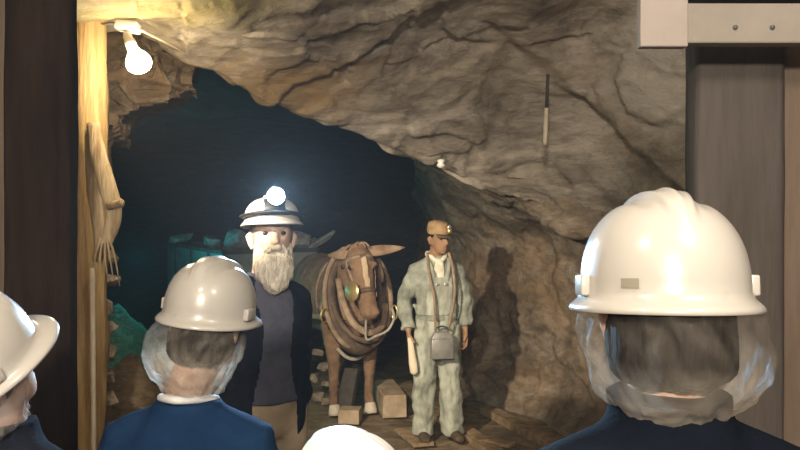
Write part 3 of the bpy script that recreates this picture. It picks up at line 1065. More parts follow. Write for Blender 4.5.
        for r, z in prof:
            ring = []
            for k in range(n):
                th = 2 * PI * k / n
                cx, cy = math.cos(th), math.sin(th)
                ext = 0.0
                if r > 1.0:
                    ext = visor * ((r - 1.0) / 0.135) * max(0.0, cy) ** 1.6
                x, y, zz = B * r * cx, A * r * cy + ext, z
                if r > 1.0: zz -= 0.010 * ((r - 1.0) / 0.135) * max(0.0, cy) ** 2
                if z > 0 and r < 0.99 and (r, z) not in inner:
                    w = 0.030 + 0.020 * (y / A)              # raised centre, widening to the front
                    crest = sstep(w + 0.006 - abs(x), 0, 0.008) * sstep(y, -0.118, -0.075) * sstep(0.125 - y, 0, 0.03)
                    side = math.exp(-((abs(x) - (w + 0.020)) / 0.009) ** 2) * sstep(y, -0.09, -0.05) * sstep(0.12 - y, 0, 0.03) * sstep(z, 0.075, 0.11)
                    up = 0.0085 * crest + 0.004 * math.exp(-(x / 0.006) ** 2) * crest - 0.0035 * side
                    nn = V((x / B ** 2, y / A ** 2, zz / Hh ** 2)).normalized()
                    x, y, zz = x + nn.x * up, y + nn.y * up, zz + nn.z * up
                ring.append(V((x, y, zz)))
            R_.append(ring)
        mb.rings(R_)
        Rt = Euler((tilt, roll, yaw), 'XYZ').to_matrix()
        T = lambda p: s.H((Rt @ (V(p) * sc)) + V((0, 0.004 - back, 1.672 - drop)))
        mb.xform(T)
        o = s.part('hard_hat', mb, mt)
        if lugs:
            for sd in (1, -1):
                c = V((sd * B * 1.02, -0.015, 0.004))
                l = MB().box((-0.007, -0.022, -0.010), (0.007, 0.022, 0.020), Matrix.Translation(c))
                l.xform(T)
                obj('accessory_slot', l, mt, o, bevel=0.003 * s.k)
        s.hatT = T
        return o

    def hair(s, mt, lo=1.56, r=1.0):
        rows = [(lo, 0.035 * r, 0.040 * r, -0.040), (lo + 0.007, 0.055 * r, 0.062 * r, -0.034), (lo + 0.02, 0.078 * r, 0.084 * r, -0.026), (lo + 0.07, 0.083 * r, 0.096 * r, -0.018), (1.69, 0.083 * r, 0.100 * r, -0.008), (1.73, 0.06, 0.075, -0.005)]
        return s.part('hair', MB().stack(rows, 40), mt, head=True, mods=[('SUBSURF', dict(levels=2))],
                      disp=lambda p, n: p + n * (0.004 * noise.noise(p * 38) + 0.003 * noise.noise(p * 90)))

    def net(s, rows, cut=0.075):
        mb = MB().stack(rows, 96)
        mb.f = mb.f[:-2]                           # open at the hem and under the hat
        me = mb.mesh('hair_net')
        me = bake(me, [('SUBSURF', dict(levels=2))])

        def d(p, n):
            a = math.atan2(p.y, p.x)
            return p + n * (0.009 * noise.fractal(p * 16, 0.8, 2, 4) + 0.0018 * math.sin(a * 14 + 9 * noise.noise(p * 7)))
        vdisp(me, d)
        bm = bmesh.new()
        bm.from_mesh(me)
        kill = [f for f in bm.faces if f.calc_center_median().y > cut and f.calc_center_median().z < 1.70]
        bmesh.ops.delete(bm, geom=kill, context='FACES')
        bm.to_mesh(me)
        bm.free()
        vdisp(me, lambda p, n: s.H(p))
        return s.part('hair_net', me, net_mat(s.lift, *s.gauze))


def head_base(target, rz, S, local, per):
    """base that brings a head-frame point to a world target (in plan)"""
    k = S / 1.75
    q = per.H(local) * k
    c, s_ = math.cos(rz), math.sin(rz)
    return V((target.x - (q.x * c - q.y * s_), target.y - (q.x * s_ + q.y * c), 0))


def stand(target, rz, **kw):
    """a person whose hat brim centre meets the target; the stature follows"""
    tmp = Person((0, 0, 0), rz, 1.75, **kw)
    loc = (0, 0.0, 1.665)
    S = target.z / tmp.H(loc).z * 1.75
    return Person(head_base(target, rz, S, loc, tmp), rz, S, **kw)


# --- the guide
rz = math.radians(211)
GA = dict(sh=(0.140, -0.005, 1.38), el=(0.152, -0.05, 1.12), wr=(0.146, -0.01, 0.87))
g = Person((0, 0, 0), rz, 1.812, yaw=math.radians(-16), pitch=math.radians(6), hs=1.12, shift=-0.03, arms={1: GA, -1: GA})
g.base = head_base(P(272, 241, 3.60), rz, 1.812, (0, 0.0, 1.665), g)
g.body('person', M['skin_pale'], 'bearded guide in an open dark jacket facing the visitors with a lit cap lamp')
g.eyes()
g.top('sweater', M['sweater'], off=0.016, lo=0.955, hi=1.50, sleeve=0.9, folds=0.005)
g.trousers(M['khaki'], off=0.010, top=0.985)
g.boots(M['boot'])
g.top('jacket', M['jacket'], off=0.022, lo=0.80, hi=1.49, folds=0.007, flare=0.004,
      open_=lambda c: abs(c.x + 0.0) < 0.085 + 0.02 * math.sin(c.z * 9) - 0.03 * sstep(c.z, 1.38, 1.5))
g.hair(M['hair_grey'], lo=1.57, r=1.0)
# beard: a full rounded mass from the cheeks to the chest
mb = MB()
mb.stack([(1.415, 0.018, 0.018, 0.088), (1.44, 0.046, 0.034, 0.086), (1.475, 0.066, 0.046, 0.078), (1.515, 0.076, 0.056, 0.066), (1.545, 0.077, 0.062, 0.052), (1.572, 0.074, 0.060, 0.040), (1.60, 0.073, 0.050, 0.028), (1.625, 0.071, 0.034, 0.018)], 28)
mb.tube([(-0.048, 0.080, 1.572), (-0.022, 0.102, 1.587), (0, 0.108, 1.590), (0.022, 0.102, 1.587), (0.048, 0.080, 1.572)], [0.009, 0.014, 0.011, 0.014, 0.009], n=12)
mb.xform(g.H)
g.part('beard', mb, M['beard'], mods=RM(0.006, 3),
       disp=lambda p, n: p + n * (0.011 * noise.noise(V((p.x * 34, p.y * 34, p.z * 14))) + 0.006 * noise.noise(V((p.x * 80, p.y * 80, p.z * 34)))))
gh = g.hat(M['hat_white'], tilt=0.04, visor=0.0, sc=0.90, drop=-0.030, Hh=0.098, lugs=False)
# black lamp bracket, cable and the lit lamp on the front of the hat
T = g.hatT
mb = MB()
mb.tube([T(p) for p in curve([(-0.123, 0.02, 0.012), (-0.095, 0.09, 0.014), (-0.05, 0.127, 0.016), (0, 0.140, 0.017), (0.05, 0.127, 0.016), (0.095, 0.09, 0.014), (0.123, 0.02, 0.012)], 28)], 0.022, n=8, flat=0.4, up=(0, 0, 1))
obj('lamp_band', mb, M['black'], gh)
c = T((0.0, 0.146, 0.078))
dl = g.Rh @ V((0, 1, 0.05))
mb = MB().tube([c - dl * 0.035, c - dl * 0.03, c + dl * 0.02, c + dl * 0.024], [0.020, 0.034, 0.038, 0.034], n=24)
obj('lamp_housing', mb, M['black'], gh)
br_ = [[T((x * (1 - 0.25 * u), 0.137 * math.sqrt(max(0, 1 - (x / 0.118) ** 2)) + 0.006 - 0.020 * u, 0.004 + 0.072 * u)) for x in np.linspace(-0.058, 0.058, 9)] for u in (0, 0.5, 1)]
bk_ = [[p - dl * 0.012 for p in r_] for r_ in br_[::-1]]
ar_ = br_ + bk_
mb = MB().add([p for r_ in ar_ for p in r_], [(j * 9 + i, j * 9 + i + 1, ((j + 1) % 6) * 9 + i + 1, ((j + 1) % 6) * 9 + i) for j in range(6) for i in range(8)])
obj('lamp_bracket', mb, M['black'], gh)
mb = MB().tube([c + dl * 0.022, c + dl * 0.030, c + dl * 0.034], [0.036, 0.034, 0.012], n=24)
obj('lamp_lens', mb, M['lens'], gh)
# the light this cap lamp throws towards the visitors
cw = g.base + Matrix.Rotation(g.rz, 3, 'Z') @ ((c + dl * 0.05) * g.k)
light('cap_lamp', 'SPOT', cw, 400, (0.42, 0.70, 1.0), 0.03, target=(0.10, 0.0, 1.80), spot=62, blend=1.0)
mb = MB().tube([T(p) for p in curve([(0, 0.118, 0.104), (0, 0.09, 0.112), (0.0, 0.02, 0.106), (0, -0.09, 0.085), (0, -0.140, 0.03)], 24)], 0.006, n=8)
obj('lamp_cable', mb, M['black'], gh)

# --- the miner mannequin
rz = math.radians(192)
m_ = Person((0.29, 6.36, 0), rz, 1.70, yaw=math.radians(28), pitch=math.radians(-4),
            arms={1: dict(el=(0.262, -0.04, 1.14), wr=(0.245, 0.05, 0.90), d=(-0.02, 0.15, -1), curl=0.85, n=(-1, 0.1, 0)),
                  -1: dict(el=(0.250, -0.02, 1.14), wr=(0.235, 0.03, 0.90), d=(0.0, 0.10, -1), curl=0.55)},
            legs={1: dict(an=(0.115, -0.01, 0.085), kn=(0.105, 0.02, 0.49)), -1: dict(an=(0.13, 0.0, 0.085), kn=(0.11, 0.03, 0.49))})
m_.body('person', M['skin_tan'], 'old-time miner mannequin in faded denim and a cloth cap standing beside the mule')
m_.eyes()
m_.trousers(M['overalls'], off=0.018, wide=0.020, hem=0.045, top=1.13, folds=0.017, name='overall_trousers')
m_.boots(M['boot'])
m_.top('denim_shirt', M['denim'], off=0.020, lo=0.98, hi=1.50, folds=0.010, sleeve=0.94)
m_.top('overall_bib', M['overalls'], off=0.030, lo=1.02, hi=1.47, folds=0.005, sleeve=0.3, thick=0.006,
       open_=lambda c: c.z > 1.335)
bb = [o_ for o_ in m_.root.children if o_.name.startswith('overall_bib')][0]
bm = bmesh.new()
bm.from_mesh(bb.data)
kill = [f for f in bm.faces if (lambda c: c.z > 1.335 or (c.z > 1.10 and abs(c.x) > 0.105 + 0.10 * (1.20 - c.z)) or (c.y < 0.02 and c.z > 1.14) or abs(c.x) > 0.19)(f.calc_center_median())]
bmesh.ops.delete(bm, geom=kill, context='FACES')
bm.to_mesh(bb.data)
bm.free()
m_.hair(M['hair_dark'], lo=1.59, r=0.97)
mb = MB().tube(curve([(-0.075, -0.02, 1.515), (-0.06, 0.05, 1.49), (0, 0.085, 1.455), (0.06, 0.05, 1.49), (0.075, -0.02, 1.515), (0.0, -0.09, 1.525)], 30), 0.020, n=10, close=True)
mb.tube([(0, 0.09, 1.47), (0.005, 0.118, 1.40), (-0.004, 0.132, 1.33), (0, 0.132, 1.30)], [0.034, 0.046, 0.030, 0.008], n=12, flat=0.35, up=(0, 1, 0))
m_.part('neck_scarf', mb, M['scarf'], mods=RM(0.008, 3), disp=lambda p, n: p + n * 0.006 * noise.noise(p * 40))
for sd in (1, -1):
    o = m_.part('buckle', MB().box((-0.016, -0.005, -0.012), (0.016, 0.005, 0.012), Matrix.Translation((sd * 0.036 - 0.005, 0.149, 1.275))), M['steel'], bevel=0.003)
    mb = MB().tube(curve([(sd * 0.036, 0.142, 1.27), (sd * 0.062, 0.130, 1.36), (sd * 0.082, 0.085, 1.455), (sd * 0.085, 0.02, 1.492)], 14), 0.017, n=8, flat=0.25, up=(0, 1, 0.2))
    m_.part('overall_strap', mb, M['overalls'])
# cap with a peak and an oil lamp
mb = MB().stack([(1.672, 0.080, 0.098, 0.002), (1.70, 0.084, 0.103, 0.002), (1.735, 0.083, 0.102, 0.0), (1.768, 0.076, 0.094, -0.002), (1.782, 0.052, 0.066, -0.004), (1.788, 0.02, 0.026, -0.004)], 28)
mb.xform(m_.H)
cap = m_.part('cloth_cap', mb, M['cap_tan'], mods=RM(0.007, 2), disp=lambda p, n: p + n * 0.005 * noise.noise(p * 26))
mb = MB()
pk = []
for r in (0.0, 0.5, 1.0):
    pk.append([m_.H((math.sin(a) * (0.080 + 0.008 * r), 0.03 + math.cos(a) * (0.066 + 0.055 * r), 1.683 - 0.022 * r)) for a in np.linspace(-1.15, 1.15, 14)])
for r in (1.0, 0.5, 0.0):
    pk.append([m_.H((math.sin(a) * (0.080 + 0.008 * r), 0.03 + math.cos(a) * (0.066 + 0.055 * r), 1.677 - 0.022 * r)) for a in np.linspace(-1.15, 1.15, 14)])
nn_ = 14
vs_ = [p for r in pk for p in r]
fs_ = [(j * nn_ + i, j * nn_ + i + 1, ((j + 1) % 6) * nn_ + i + 1, ((j + 1) % 6) * nn_ + i) for j in range(6) for i in range(nn_ - 1)]
mb.add(vs_, fs_)
obj('peak', mb, M['leather_dark'], cap)
mb = MB()
mb.tube([m_.H(p) for p in ((0.0, 0.095, 1.735), (0.0, 0.116, 1.738), (0.0, 0.135, 1.742))], [0.013, 0.018, 0.020], n=16)
mb.tube([m_.H(p) for p in ((0.0, 0.130, 1.690), (0.0, 0.130, 1.70), (0.0, 0.130, 1.722), (0.0, 0.130, 1.735))], [0.012, 0.022, 0.024, 0.014], n=16)
obj('cap_lamp', mb, M['brass'], cap)
mb = MB().tube([m_.H(p) for p in ((0, 0.134, 1.742), (0, 0.139, 1.743), (0, 0.140, 1.743))], [0.019, 0.024, 0.010], n=16)
obj('lamp_reflector', mb, M['steel'], cap)


# world-space helper for things the mannequin carries
def mw(p):
    q = V(p) * m_.k
    c, s_ = math.cos(m_.rz), math.sin(m_.rz)
    return V((m_.base.x + q.x * c - q.y * s_, m_.base.y + q.x * s_ + q.y * c, q.z))


# tin hanging in front on a strap
tc_ = mw((0.005, 0.185, 0.825))
to = empty('lunch_tin', tc_ + V((0, 0, -0.13)), rz=m_.rz)
tag(to, 'grey square tin hanging on straps at the mannequin\'s waist', 'tin')
obj('tin_body', MB().box((-0.088, -0.035, 0.0), (0.088, 0.035, 0.155)), M['tin'], to, bevel=0.006)
mb = MB().rings([[V((sx * (0.088 - t * 0.03), sy * (0.035 - t * 0.012), 0.155 + t * 0.05)) for sx, sy in ((-1, -1), (1, -1), (1, 1), (-1, 1))] for t in (0, 1)])
obj('sloped_lid', mb, M['tin'], to, bevel=0.004)
mb = MB().tube(curve([(-0.05, 0, 0.20), (-0.045, 0, 0.235), (0, 0, 0.25), (0.045, 0, 0.235), (0.05, 0, 0.20)], 14), 0.006, n=8)
obj('handle', mb, M['iron'], to)


def in_tin(p):
    q = V(p) - V(to.location)
    c, s_ = math.cos(-m_.rz), math.sin(-m_.rz)
    return V((q.x * c - q.y * s_, q.x * s_ + q.y * c, q.z))


for sd in (1, -1):
    pts = [in_tin(mw((sd * 0.09 * 1.0, 0.05, 1.525))), in_tin(mw((sd * 0.10, 0.120, 1.43))), in_tin(mw((sd * 0.095 - 0.01, 0.168, 1.28))), in_tin(mw((sd * 0.08 - 0.02, 0.172, 1.15))), V((-sd * 0.05 if False else sd * 0.05, 0.0, 0.21))]
    obj('strap', MB().tube(curve(pts, 24), 0.011, n=8, flat=0.35, up=(0, -1, 0.1)), M['leather'], to)

# pale handle in the mannequin's right hand
hp = mw((0.243, 0.085, 0.80))
ho = P(412, 322, hp.y)
top_ = hp + V((0.0, -0.01, 0.05))
bot = V((P(414.5, 376, hp.y).x, hp.y - 0.03, P(414.5, 374, hp.y).z))
pts = [top_, top_.lerp(bot, 0.35), top_.lerp(bot, 0.7), top_.lerp(bot, 0.93), bot]
tag(obj('tool_handle', MB().tube(pts, [0.018, 0.026, 0.034, 0.032, 0.012], n=14, flat=0.6, up=(0, 1, 0)), M['handle']),
    'pale wooden handle hanging down from the mannequin\'s hand on the mule side', 'handle')

# --- visitor in the blue shirt
rz = math.radians(-4)
a = stand(P(209, 314, 1.98), rz, yaw=math.radians(-10), pitch=math.radians(-2), roll=math.radians(6), lift=0.055, shift=0.035)
a.gauze = (0.05, 0.26)
a.body('person', M['skin'], 'visitor in a bright blue shirt seen from behind wearing an off-white hard hat')
a.top('shirt', M['shirt_blue'], off=0.022, lo=0.86, hi=1.492, sleeve=0.75)
mb = MB().tube(curve([(0.075, 0.0, 1.492), (0.0, -0.085, 1.507), (-0.075, 0.0, 1.492), (0.0, 0.072, 1.452)], 26), 0.011, n=10, close=True)
a.part('white_collar', mb, M['collar'])
a.trousers(M['jacket'])
a.boots(M['boot'])
a.hair(M['hair_dark'], lo=1.535, r=1.08)
a.hat(M['hat_grey'], tilt=0.0, Hh=0.138)
a.net([(1.675, 0.104, 0.118, -0.006), (1.645, 0.118, 0.128, -0.014, -0.004), (1.61, 0.128, 0.132, -0.024, -0.012), (1.57, 0.130, 0.128, -0.036, -0.020), (1.53, 0.118, 0.116, -0.042, -0.022), (1.495, 0.098, 0.100, -0.038, -0.016), (1.465, 0.074, 0.080, -0.028, -0.006)])

# --- visitor with the big white hat at the right
rz = math.radians(8)
b = stand(P(664, 296, 1.21), rz, yaw=math.radians(-9), pitch=math.radians(-5), lift=-0.008)
b.body('person', M['skin'], 'visitor in a navy shirt close to the camera wearing the big white hard hat')
b.top('shirt', M['shirt_navy'], off=0.024, lo=0.86, hi=1.525, sleeve=0.75)
b.trousers(M['jacket'])
b.boots(M['boot'])
b.hair(M['hair_dark'], lo=1.535, r=1.10)
bh = b.hat(M['hat_white'], tilt=0.0, sc=1.0, Hh=0.139)
T = b.hatT
mb = MB()
gr = []
for u in np.linspace(-1, 1, 7):
    gr.append(math.radians(-130 - 6.0 * u))
for zz in (0.012, 0.027):
    pass
pf = [[T((0.118 * 1.012 * math.cos(t), 0.137 * 1.012 * math.sin(t), z)) for t in gr] for z in (0.006, 0.019)]
pb = [[T((0.118 * 0.985 * math.cos(t), 0.137 * 0.985 * math.sin(t), z)) for t in gr] for z in (0.019, 0.006)]
allr = pf + pb
fs_ = [(j * 7 + i, j * 7 + i + 1, ((j + 1) % 4) * 7 + i + 1, ((j + 1) % 4) * 7 + i) for j in range(4) for i in range(6)]
mb.add([p for r in allr for p in r], fs_)
obj('label_plate', mb, M['hat_label'], bh, smooth=False)
b.net([(1.675, 0.108, 0.120, -0.006), (1.645, 0.122, 0.130, -0.012, 0.004), (1.61, 0.132, 0.134, -0.02, 0.006), (1.575, 0.130, 0.128, -0.030, 0.008), (1.54, 0.114, 0.112, -0.036, 0.006), (1.51, 0.086, 0.090, -0.028), (1.495, 0.070, 0.075, -0.02)])

# --- visitor at the left edge
rz = math.radians(-20)
c_ = stand(P(-30, 364, 1.55), rz, yaw=math.radians(-15), pitch=math.radians(30), roll=math.radians(10))
c_.body('person', M['skin'], 'visitor at the left edge with upturned head in a white peaked hard hat')
c_.eyes()
c_.top('shirt', M['jacket'], off=0.022, lo=0.86, hi=1.51)
c_.trousers(M['jacket'])
c_.boots(M['boot'])
c_.hair(M['hair_grey'], lo=1.57, r=1.08)
c_.net([(1.675, 0.104, 0.118, -0.006), (1.645, 0.114, 0.126, -0.014), (1.61, 0.118, 0.126, -0.024), (1.57, 0.110, 0.112, -0.034), (1.535, 0.092, 0.092, -0.036), (1.51, 0.070, 0.075, -0.022)], cut=0.06)
c_.hat(M['hat_white'], tilt=0.05, visor=0.028)

# --- visitor whose hat shows at the bottom
rz = math.radians(60)
d_ = stand(P(352, 502, 1.42), rz, hs=1.0, pitch=math.radians(6), roll=math.radians(-8))
d_.body('person', M['skin'], 'visitor at the bottom edge showing only the top of a bright white hard hat')
d_.top('shirt', M['shirt_blue'], off=0.022, lo=0.86, hi=1.49)
d_.trousers(M['jacket'])
d_.boots(M['boot'])
d_.hair(M['hair_dark'], lo=1.60, r=1.0)
d_.hat(M['hat_bright'], tilt=0.05, visor=0.06)

# ------------------------------------------------------------------ ore cart
hd = V((0.50, -0.866, 0))
sdv = V((0.866, 0.50, 0))
co = empty('ore_cart', (-1.42, 8.85, 0), rz=math.atan2(hd.y, hd.x) - PI / 2)   # local +Y forward, +X right
tag(co, 'iron ore cart heaped with rock standing behind the mule', 'cart')
W, LN, ZB, ZT = 0.55, 2.4, 0.45, 1.36
mb = MB()
t = 0.012
mb.box((-W, -LN, ZB), (W, 0, ZB + 0.02))
mb.box((-W, -LN, ZB), (-W + t, 0, ZT))
mb.box((W - t, -LN, ZB), (W, 0, ZT))
mb.box((-W, -t, ZB), (W, 0, ZT))
mb.box((-W, -LN, ZB), (W, -LN + t, ZT))
obj('box', mb, M['cart'], co, smooth=False)
mb = MB()
for (p, q_) in (((-W, 0), (W, 0)), ((-W, -LN), (W, -LN)), ((-W, -LN), (-W, 0)), ((W, -LN), (W, 0))):
    mb.box((min(p[0], q_[0]) - 0.02, min(p[1], q_[1]) - 0.02, ZT - 0.03), (max(p[0], q_[0]) + 0.02, max(p[1], q_[1]) + 0.02, ZT + 0.012))
obj('rim', mb, M['iron'], co, smooth=False)
for yy in (-0.5, -1.2, -1.9):
    for sx in (-1, 1):
        obj('side_rib', MB().box((sx * W - 0.02, yy - 0.025, ZB), (sx * W + 0.02, yy + 0.025, ZT - 0.03)), M['iron'], co, smooth=False)
mb = MB().box((-0.30, -LN + 0.05, ZB - 0.10), (-0.22, 0.05, ZB)).box((0.22, -LN + 0.05, ZB - 0.10), (0.30, 0.05, ZB)).box((-0.3, -0.6, ZB - 0.1), (0.3, -0.5, ZB - 0.02)).box((-0.3, -1.9, ZB - 0.1), (0.3, -1.8, ZB - 0.02))
obj('underframe', mb, M['timber_brown'], co, smooth=False)
for yy in (-0.55, -1.85):
    for sx in (-1, 1):
        x = sx * 0.33
        R_ = []
        for (xx, r) in ((-0.03, 0.02), (-0.03, 0.06), (-0.012, 0.08), (-0.012, 0.15), (-0.035, 0.155), (-0.035, 0.188), (0.035, 0.185), (0.04, 0.205), (0.05, 0.205), (0.05, 0.15), (0.02, 0.08), (0.04, 0.05), (0.04, 0.02)):
            R_.append([V((x - sx * xx, yy + r * math.cos(2 * PI * k / 32), 0.205 + r * math.sin(2 * PI * k / 32))) for k in range(32)])
        obj('wheel', MB().rings(R_), M['iron'], co)
    obj('axle', MB().tube([(-0.36, yy, 0.205), (0.36, yy, 0.205)], 0.022, n=12), M['iron'], co)
    for sx in (-1, 1): obj('axle_box', MB().box((sx * 0.26 - 0.04, yy - 0.05, 0.19), (sx * 0.26 + 0.04, yy + 0.05, ZB - 0.1)), M['iron'], co, smooth=False)
# the heap the chunks lie on
random.seed(11)
nxh, nyh = 16, 36
mb = MB()
vsx = []
for j in range(nyh):
    for i in range(nxh):
        u, w = -1 + 2 * i / (nxh - 1), j / (nyh - 1)
        vsx.append(V((u * (W - 0.015), -0.015 - w * (LN - 0.03), ZT - 0.10 + 0.10 * (1 - u * u) + 0.05 * noise.noise(V((u * 3, w * 9, 1))))))
mb.add(vsx, [(j * nxh + i, j * nxh + i + 1, (j + 1) * nxh + i + 1, (j + 1) * nxh + i) for j in range(nyh - 1) for i in range(nxh - 1)])
o = obj('ore_fines', mb, M['ore'], None)
o.location = co.location
o.rotation_euler = co.rotation_euler
tag(o, 'dark broken ore filling the cart beneath the larger lumps', 'ore', kind='stuff')
CHK = [  # px, py, Y, half sizes, rotation, label
    (181, 238, 10.3, (0.20, 0.13, 0.06), (0.0, -0.15, 0.3), 'flat slab of ore at the far left end of the cart'),
    (213, 243, 9.6, (0.16, 0.14, 0.10), (0.3, 0.2, 0.2), 'dark angular lump of ore second from the left in the cart'),
    (237, 240, 9.3, (0.17, 0.16, 0.15), (0.1, 0.5, 0.8), 'big grey lump of ore just left of the guide\'s head'),
    (226, 250, 9.1, (0.10, 0.10, 0.08), (0.8, 0.2, 0.1), 'small lump of ore on the cart rim behind the off-white hard hat'),
    (262, 246, 9.65, (0.14, 0.14, 0.12), (0.2, 0.1, 0.4), 'lump of ore hidden mostly behind the guide\'s head'),
    (301, 241, 9.1, (0.15, 0.13, 0.13), (0.4, 0.3, 0.2), 'grey pointed lump of ore just right of the guide\'s face'),
    (308, 246, 9.3, (0.15, 0.12, 0.10), (0.2, -0.3, 0.7), 'lump of ore behind the mule\'s shoulder nearest the cart end'),
    (321, 241, 9.15, (0.27, 0.10, 0.05), (0.1, -0.55, 0.15), 'long thin slab of ore sticking up above the mule\'s back'),
    (290, 249, 9.1, (0.10, 0.10, 0.08), (0.5, 0.2, 0.9), 'low lump of ore at the cart front right of the guide\'s beard'),
]
for k, (px, py, Y, sz, rt, lab) in enumerate(CHK):
    o = obj('ore_lump', lump(tuple(0.88 * x_ for x_ in sz), 20 + k), M['ore'], smooth=False, loc=P(px, py, Y), rot=rt)
    tag(o, lab, 'rock', 'lumps of ore in the cart')

# ------------------------------------------------------------------ mule
h = V((0.35, -0.937, 0))
mo = (-0.445, 7.16, 0)
mrz = math.atan2(h.y, h.x) - PI / 2
mb = MB()


def egg(y, z, rx, rz_, x=0.0, n=24): return [V((x + rx * math.cos(2 * PI * k / n), y, z + rz_ * math.sin(2 * PI * k / n))) for k in range(n)]


mb.rings([egg(0.20, 0.98, 0.10, 0.16), egg(0.16, 0.99, 0.20, 0.28), egg(0.05, 1.01, 0.255, 0.36), egg(-0.15, 1.02, 0.27, 0.385), egg(-0.45, 1.00, 0.30, 0.37), egg(-0.75, 0.99, 0.315, 0.37),
          egg(-1.0, 1.02, 0.29, 0.36), egg(-1.22, 1.05, 0.26, 0.31), egg(-1.36, 1.06, 0.17, 0.22), egg(-1.42, 1.06, 0.06, 0.09)])
# neck and head
POLL, MUZ = V((0.045, 0.36, 1.47)), V((0.0, 0.60, 0.93))
mb.tube(curve([(0, -0.18, 1.12), (0.0, 0.02, 1.20), (0.03, 0.20, 1.32), POLL + V((0, -0.06, -0.04))], 12), list(np.interp(np.linspace(0, 1, 12), [0, 0.4, 0.75, 1], [0.27, 0.235, 0.17, 0.125])), n=20, flat=0.72, up=(1, 0, 0))
ax = (MUZ - POLL).normalized()
fw = V((0, 1, 0)) - ax * ax.y
fw.normalize()
rt = ax.cross(fw)
hp_ = [(-0.03, 0.075, 0.085), (0.05, 0.112, 0.125), (0.14, 0.120, 0.145), (0.24, 0.105, 0.140), (0.34, 0.088, 0.110), (0.44, 0.076, 0.088), (0.53, 0.080, 0.085), (0.585, 0.066, 0.068), (0.605, 0.03, 0.035)]
Rg = []
for d, rx, ry in hp_:
    c = POLL + ax * d - fw * (0.02 + 0.02 * math.sin(d * 6))
    Rg.append([c + rt * (rx * math.cos(2 * PI * k / 22)) + fw * (ry * math.sin(2 * PI * k / 22)) for k in range(22)])
mb.rings(Rg)
hd_ = lambda r, d, f_: POLL + ax * d + rt * r + fw * f_
for sd in (1, -1):
    mb.ell(hd_(sd * 0.095, 0.155, 0.06), (0.03, 0.035, 0.03))                 # brow over the eye
    mb.ell(hd_(sd * 0.04, 0.565, 0.045), (0.026, 0.026, 0.026))               # nostril
    mb.ell(hd_(sd * 0.05, 0.20, -0.08), (0.055, 0.075, 0.085))                # cheek
# tail end, legs
LEGS = [(0.155, 0.00, 0), (-0.165, 0.03, 0), (0.16, -1.18, 1), (-0.16, -1.12, 1)]
for x, y, hind in LEGS:
    if not hind:
        mb.tube([(x * 0.95, y - 0.02, 0.95), (x, y - 0.01, 0.74), (x, y + 0.005, 0.55), (x, y + 0.02, 0.44), (x, y + 0.012, 0.38), (x, y + 0.0, 0.20), (x, y - 0.01, 0.135), (x, y + 0.03, 0.08), (x, y + 0.035, 0.04)],
                [0.135, 0.105, 0.070, 0.060, 0.052, 0.040, 0.046, 0.043, 0.05], n=16)
    else:
        mb.tube([(x * 0.9, y + 0.05, 0.98), (x, y + 0.10, 0.76), (x, y + 0.02, 0.60), (x, y - 0.09, 0.47), (x, y - 0.07, 0.38), (x, y - 0.04, 0.20), (x, y - 0.04, 0.13), (x, y, 0.08), (x, y + 0.005, 0.04)],
                [0.19, 0.135, 0.085, 0.060, 0.05, 0.042, 0.046, 0.043, 0.05], n=16)
me = bake(mb.mesh('mule'), RM(0.014, 6))


def mdisp(p, n):
    return p + n * (0.005 * noise.noise(p * 30) + 0.006 * noise.noise(p * 11))


vdisp(me, mdisp)
mule = obj('mule', me, M['mule'])
mule.location = mo
mule.rotation_euler = (0, 0, mrz)
tag(mule, 'brown mule in full harness standing in front of the ore cart', 'mule')
bmx = bmesh.new()
bmx.from_mesh(me)
bvh = BVHTree.FromBMesh(bmx)
bmx.free()


def hug(pts, w, n=30, off=0.008, thick=0.30, closed=False):
    """a strap that follows the coat"""
    pp = curve(pts, n)
    P2, U = [], []
    for p in pp:
        c, nr, i_, d_2 = bvh.find_nearest(p)
        if nr.dot(p - c) < 0 and d_2 > 0.05: nr = -nr
        P2.append(c + nr * off)
        U.append(tuple(nr))
    P3 = [P2[0]] + [(P2[i - 1] + P2[i] * 2 + P2[i + 1]) / 4 for i in range(1, n - 1)] + [P2[-1]]
    return MB().tube(P3, w, n=8, flat=thick, up=U)


for x, y, hind in LEGS:
    yy = y + (0.045 if not hind else 0.01)
    mbh = MB().tube([(x, yy + 0.012, 0.0), (x, yy + 0.004, 0.03), (x, yy - 0.01, 0.085), (x, yy - 0.012, 0.092)], [0.062, 0.058, 0.047, 0.04], n=20, up=(0, 1, 0))
    mbh.v = [(a_, b2, max(0.0, c2)) for a_, b2, c2 in mbh.v]
    obj('hoof', mbh, M['hoof'], mule)


def ear(base, tip, w, name='ear'):
    base, tip = V(base), V(tip)
    d = tip - base
    nrm = V((0, 1, 0.2))
    pts = [base + d * t for t in (0, 0.12, 0.35, 0.6, 0.85, 1.0)]
    return obj(name, MB().tube(pts, [w * k for k in (0.7, 0.95, 1.0, 0.8, 0.42, 0.06)], n=14, flat=0.42, up=nrm), M['mule_ear'], mule)


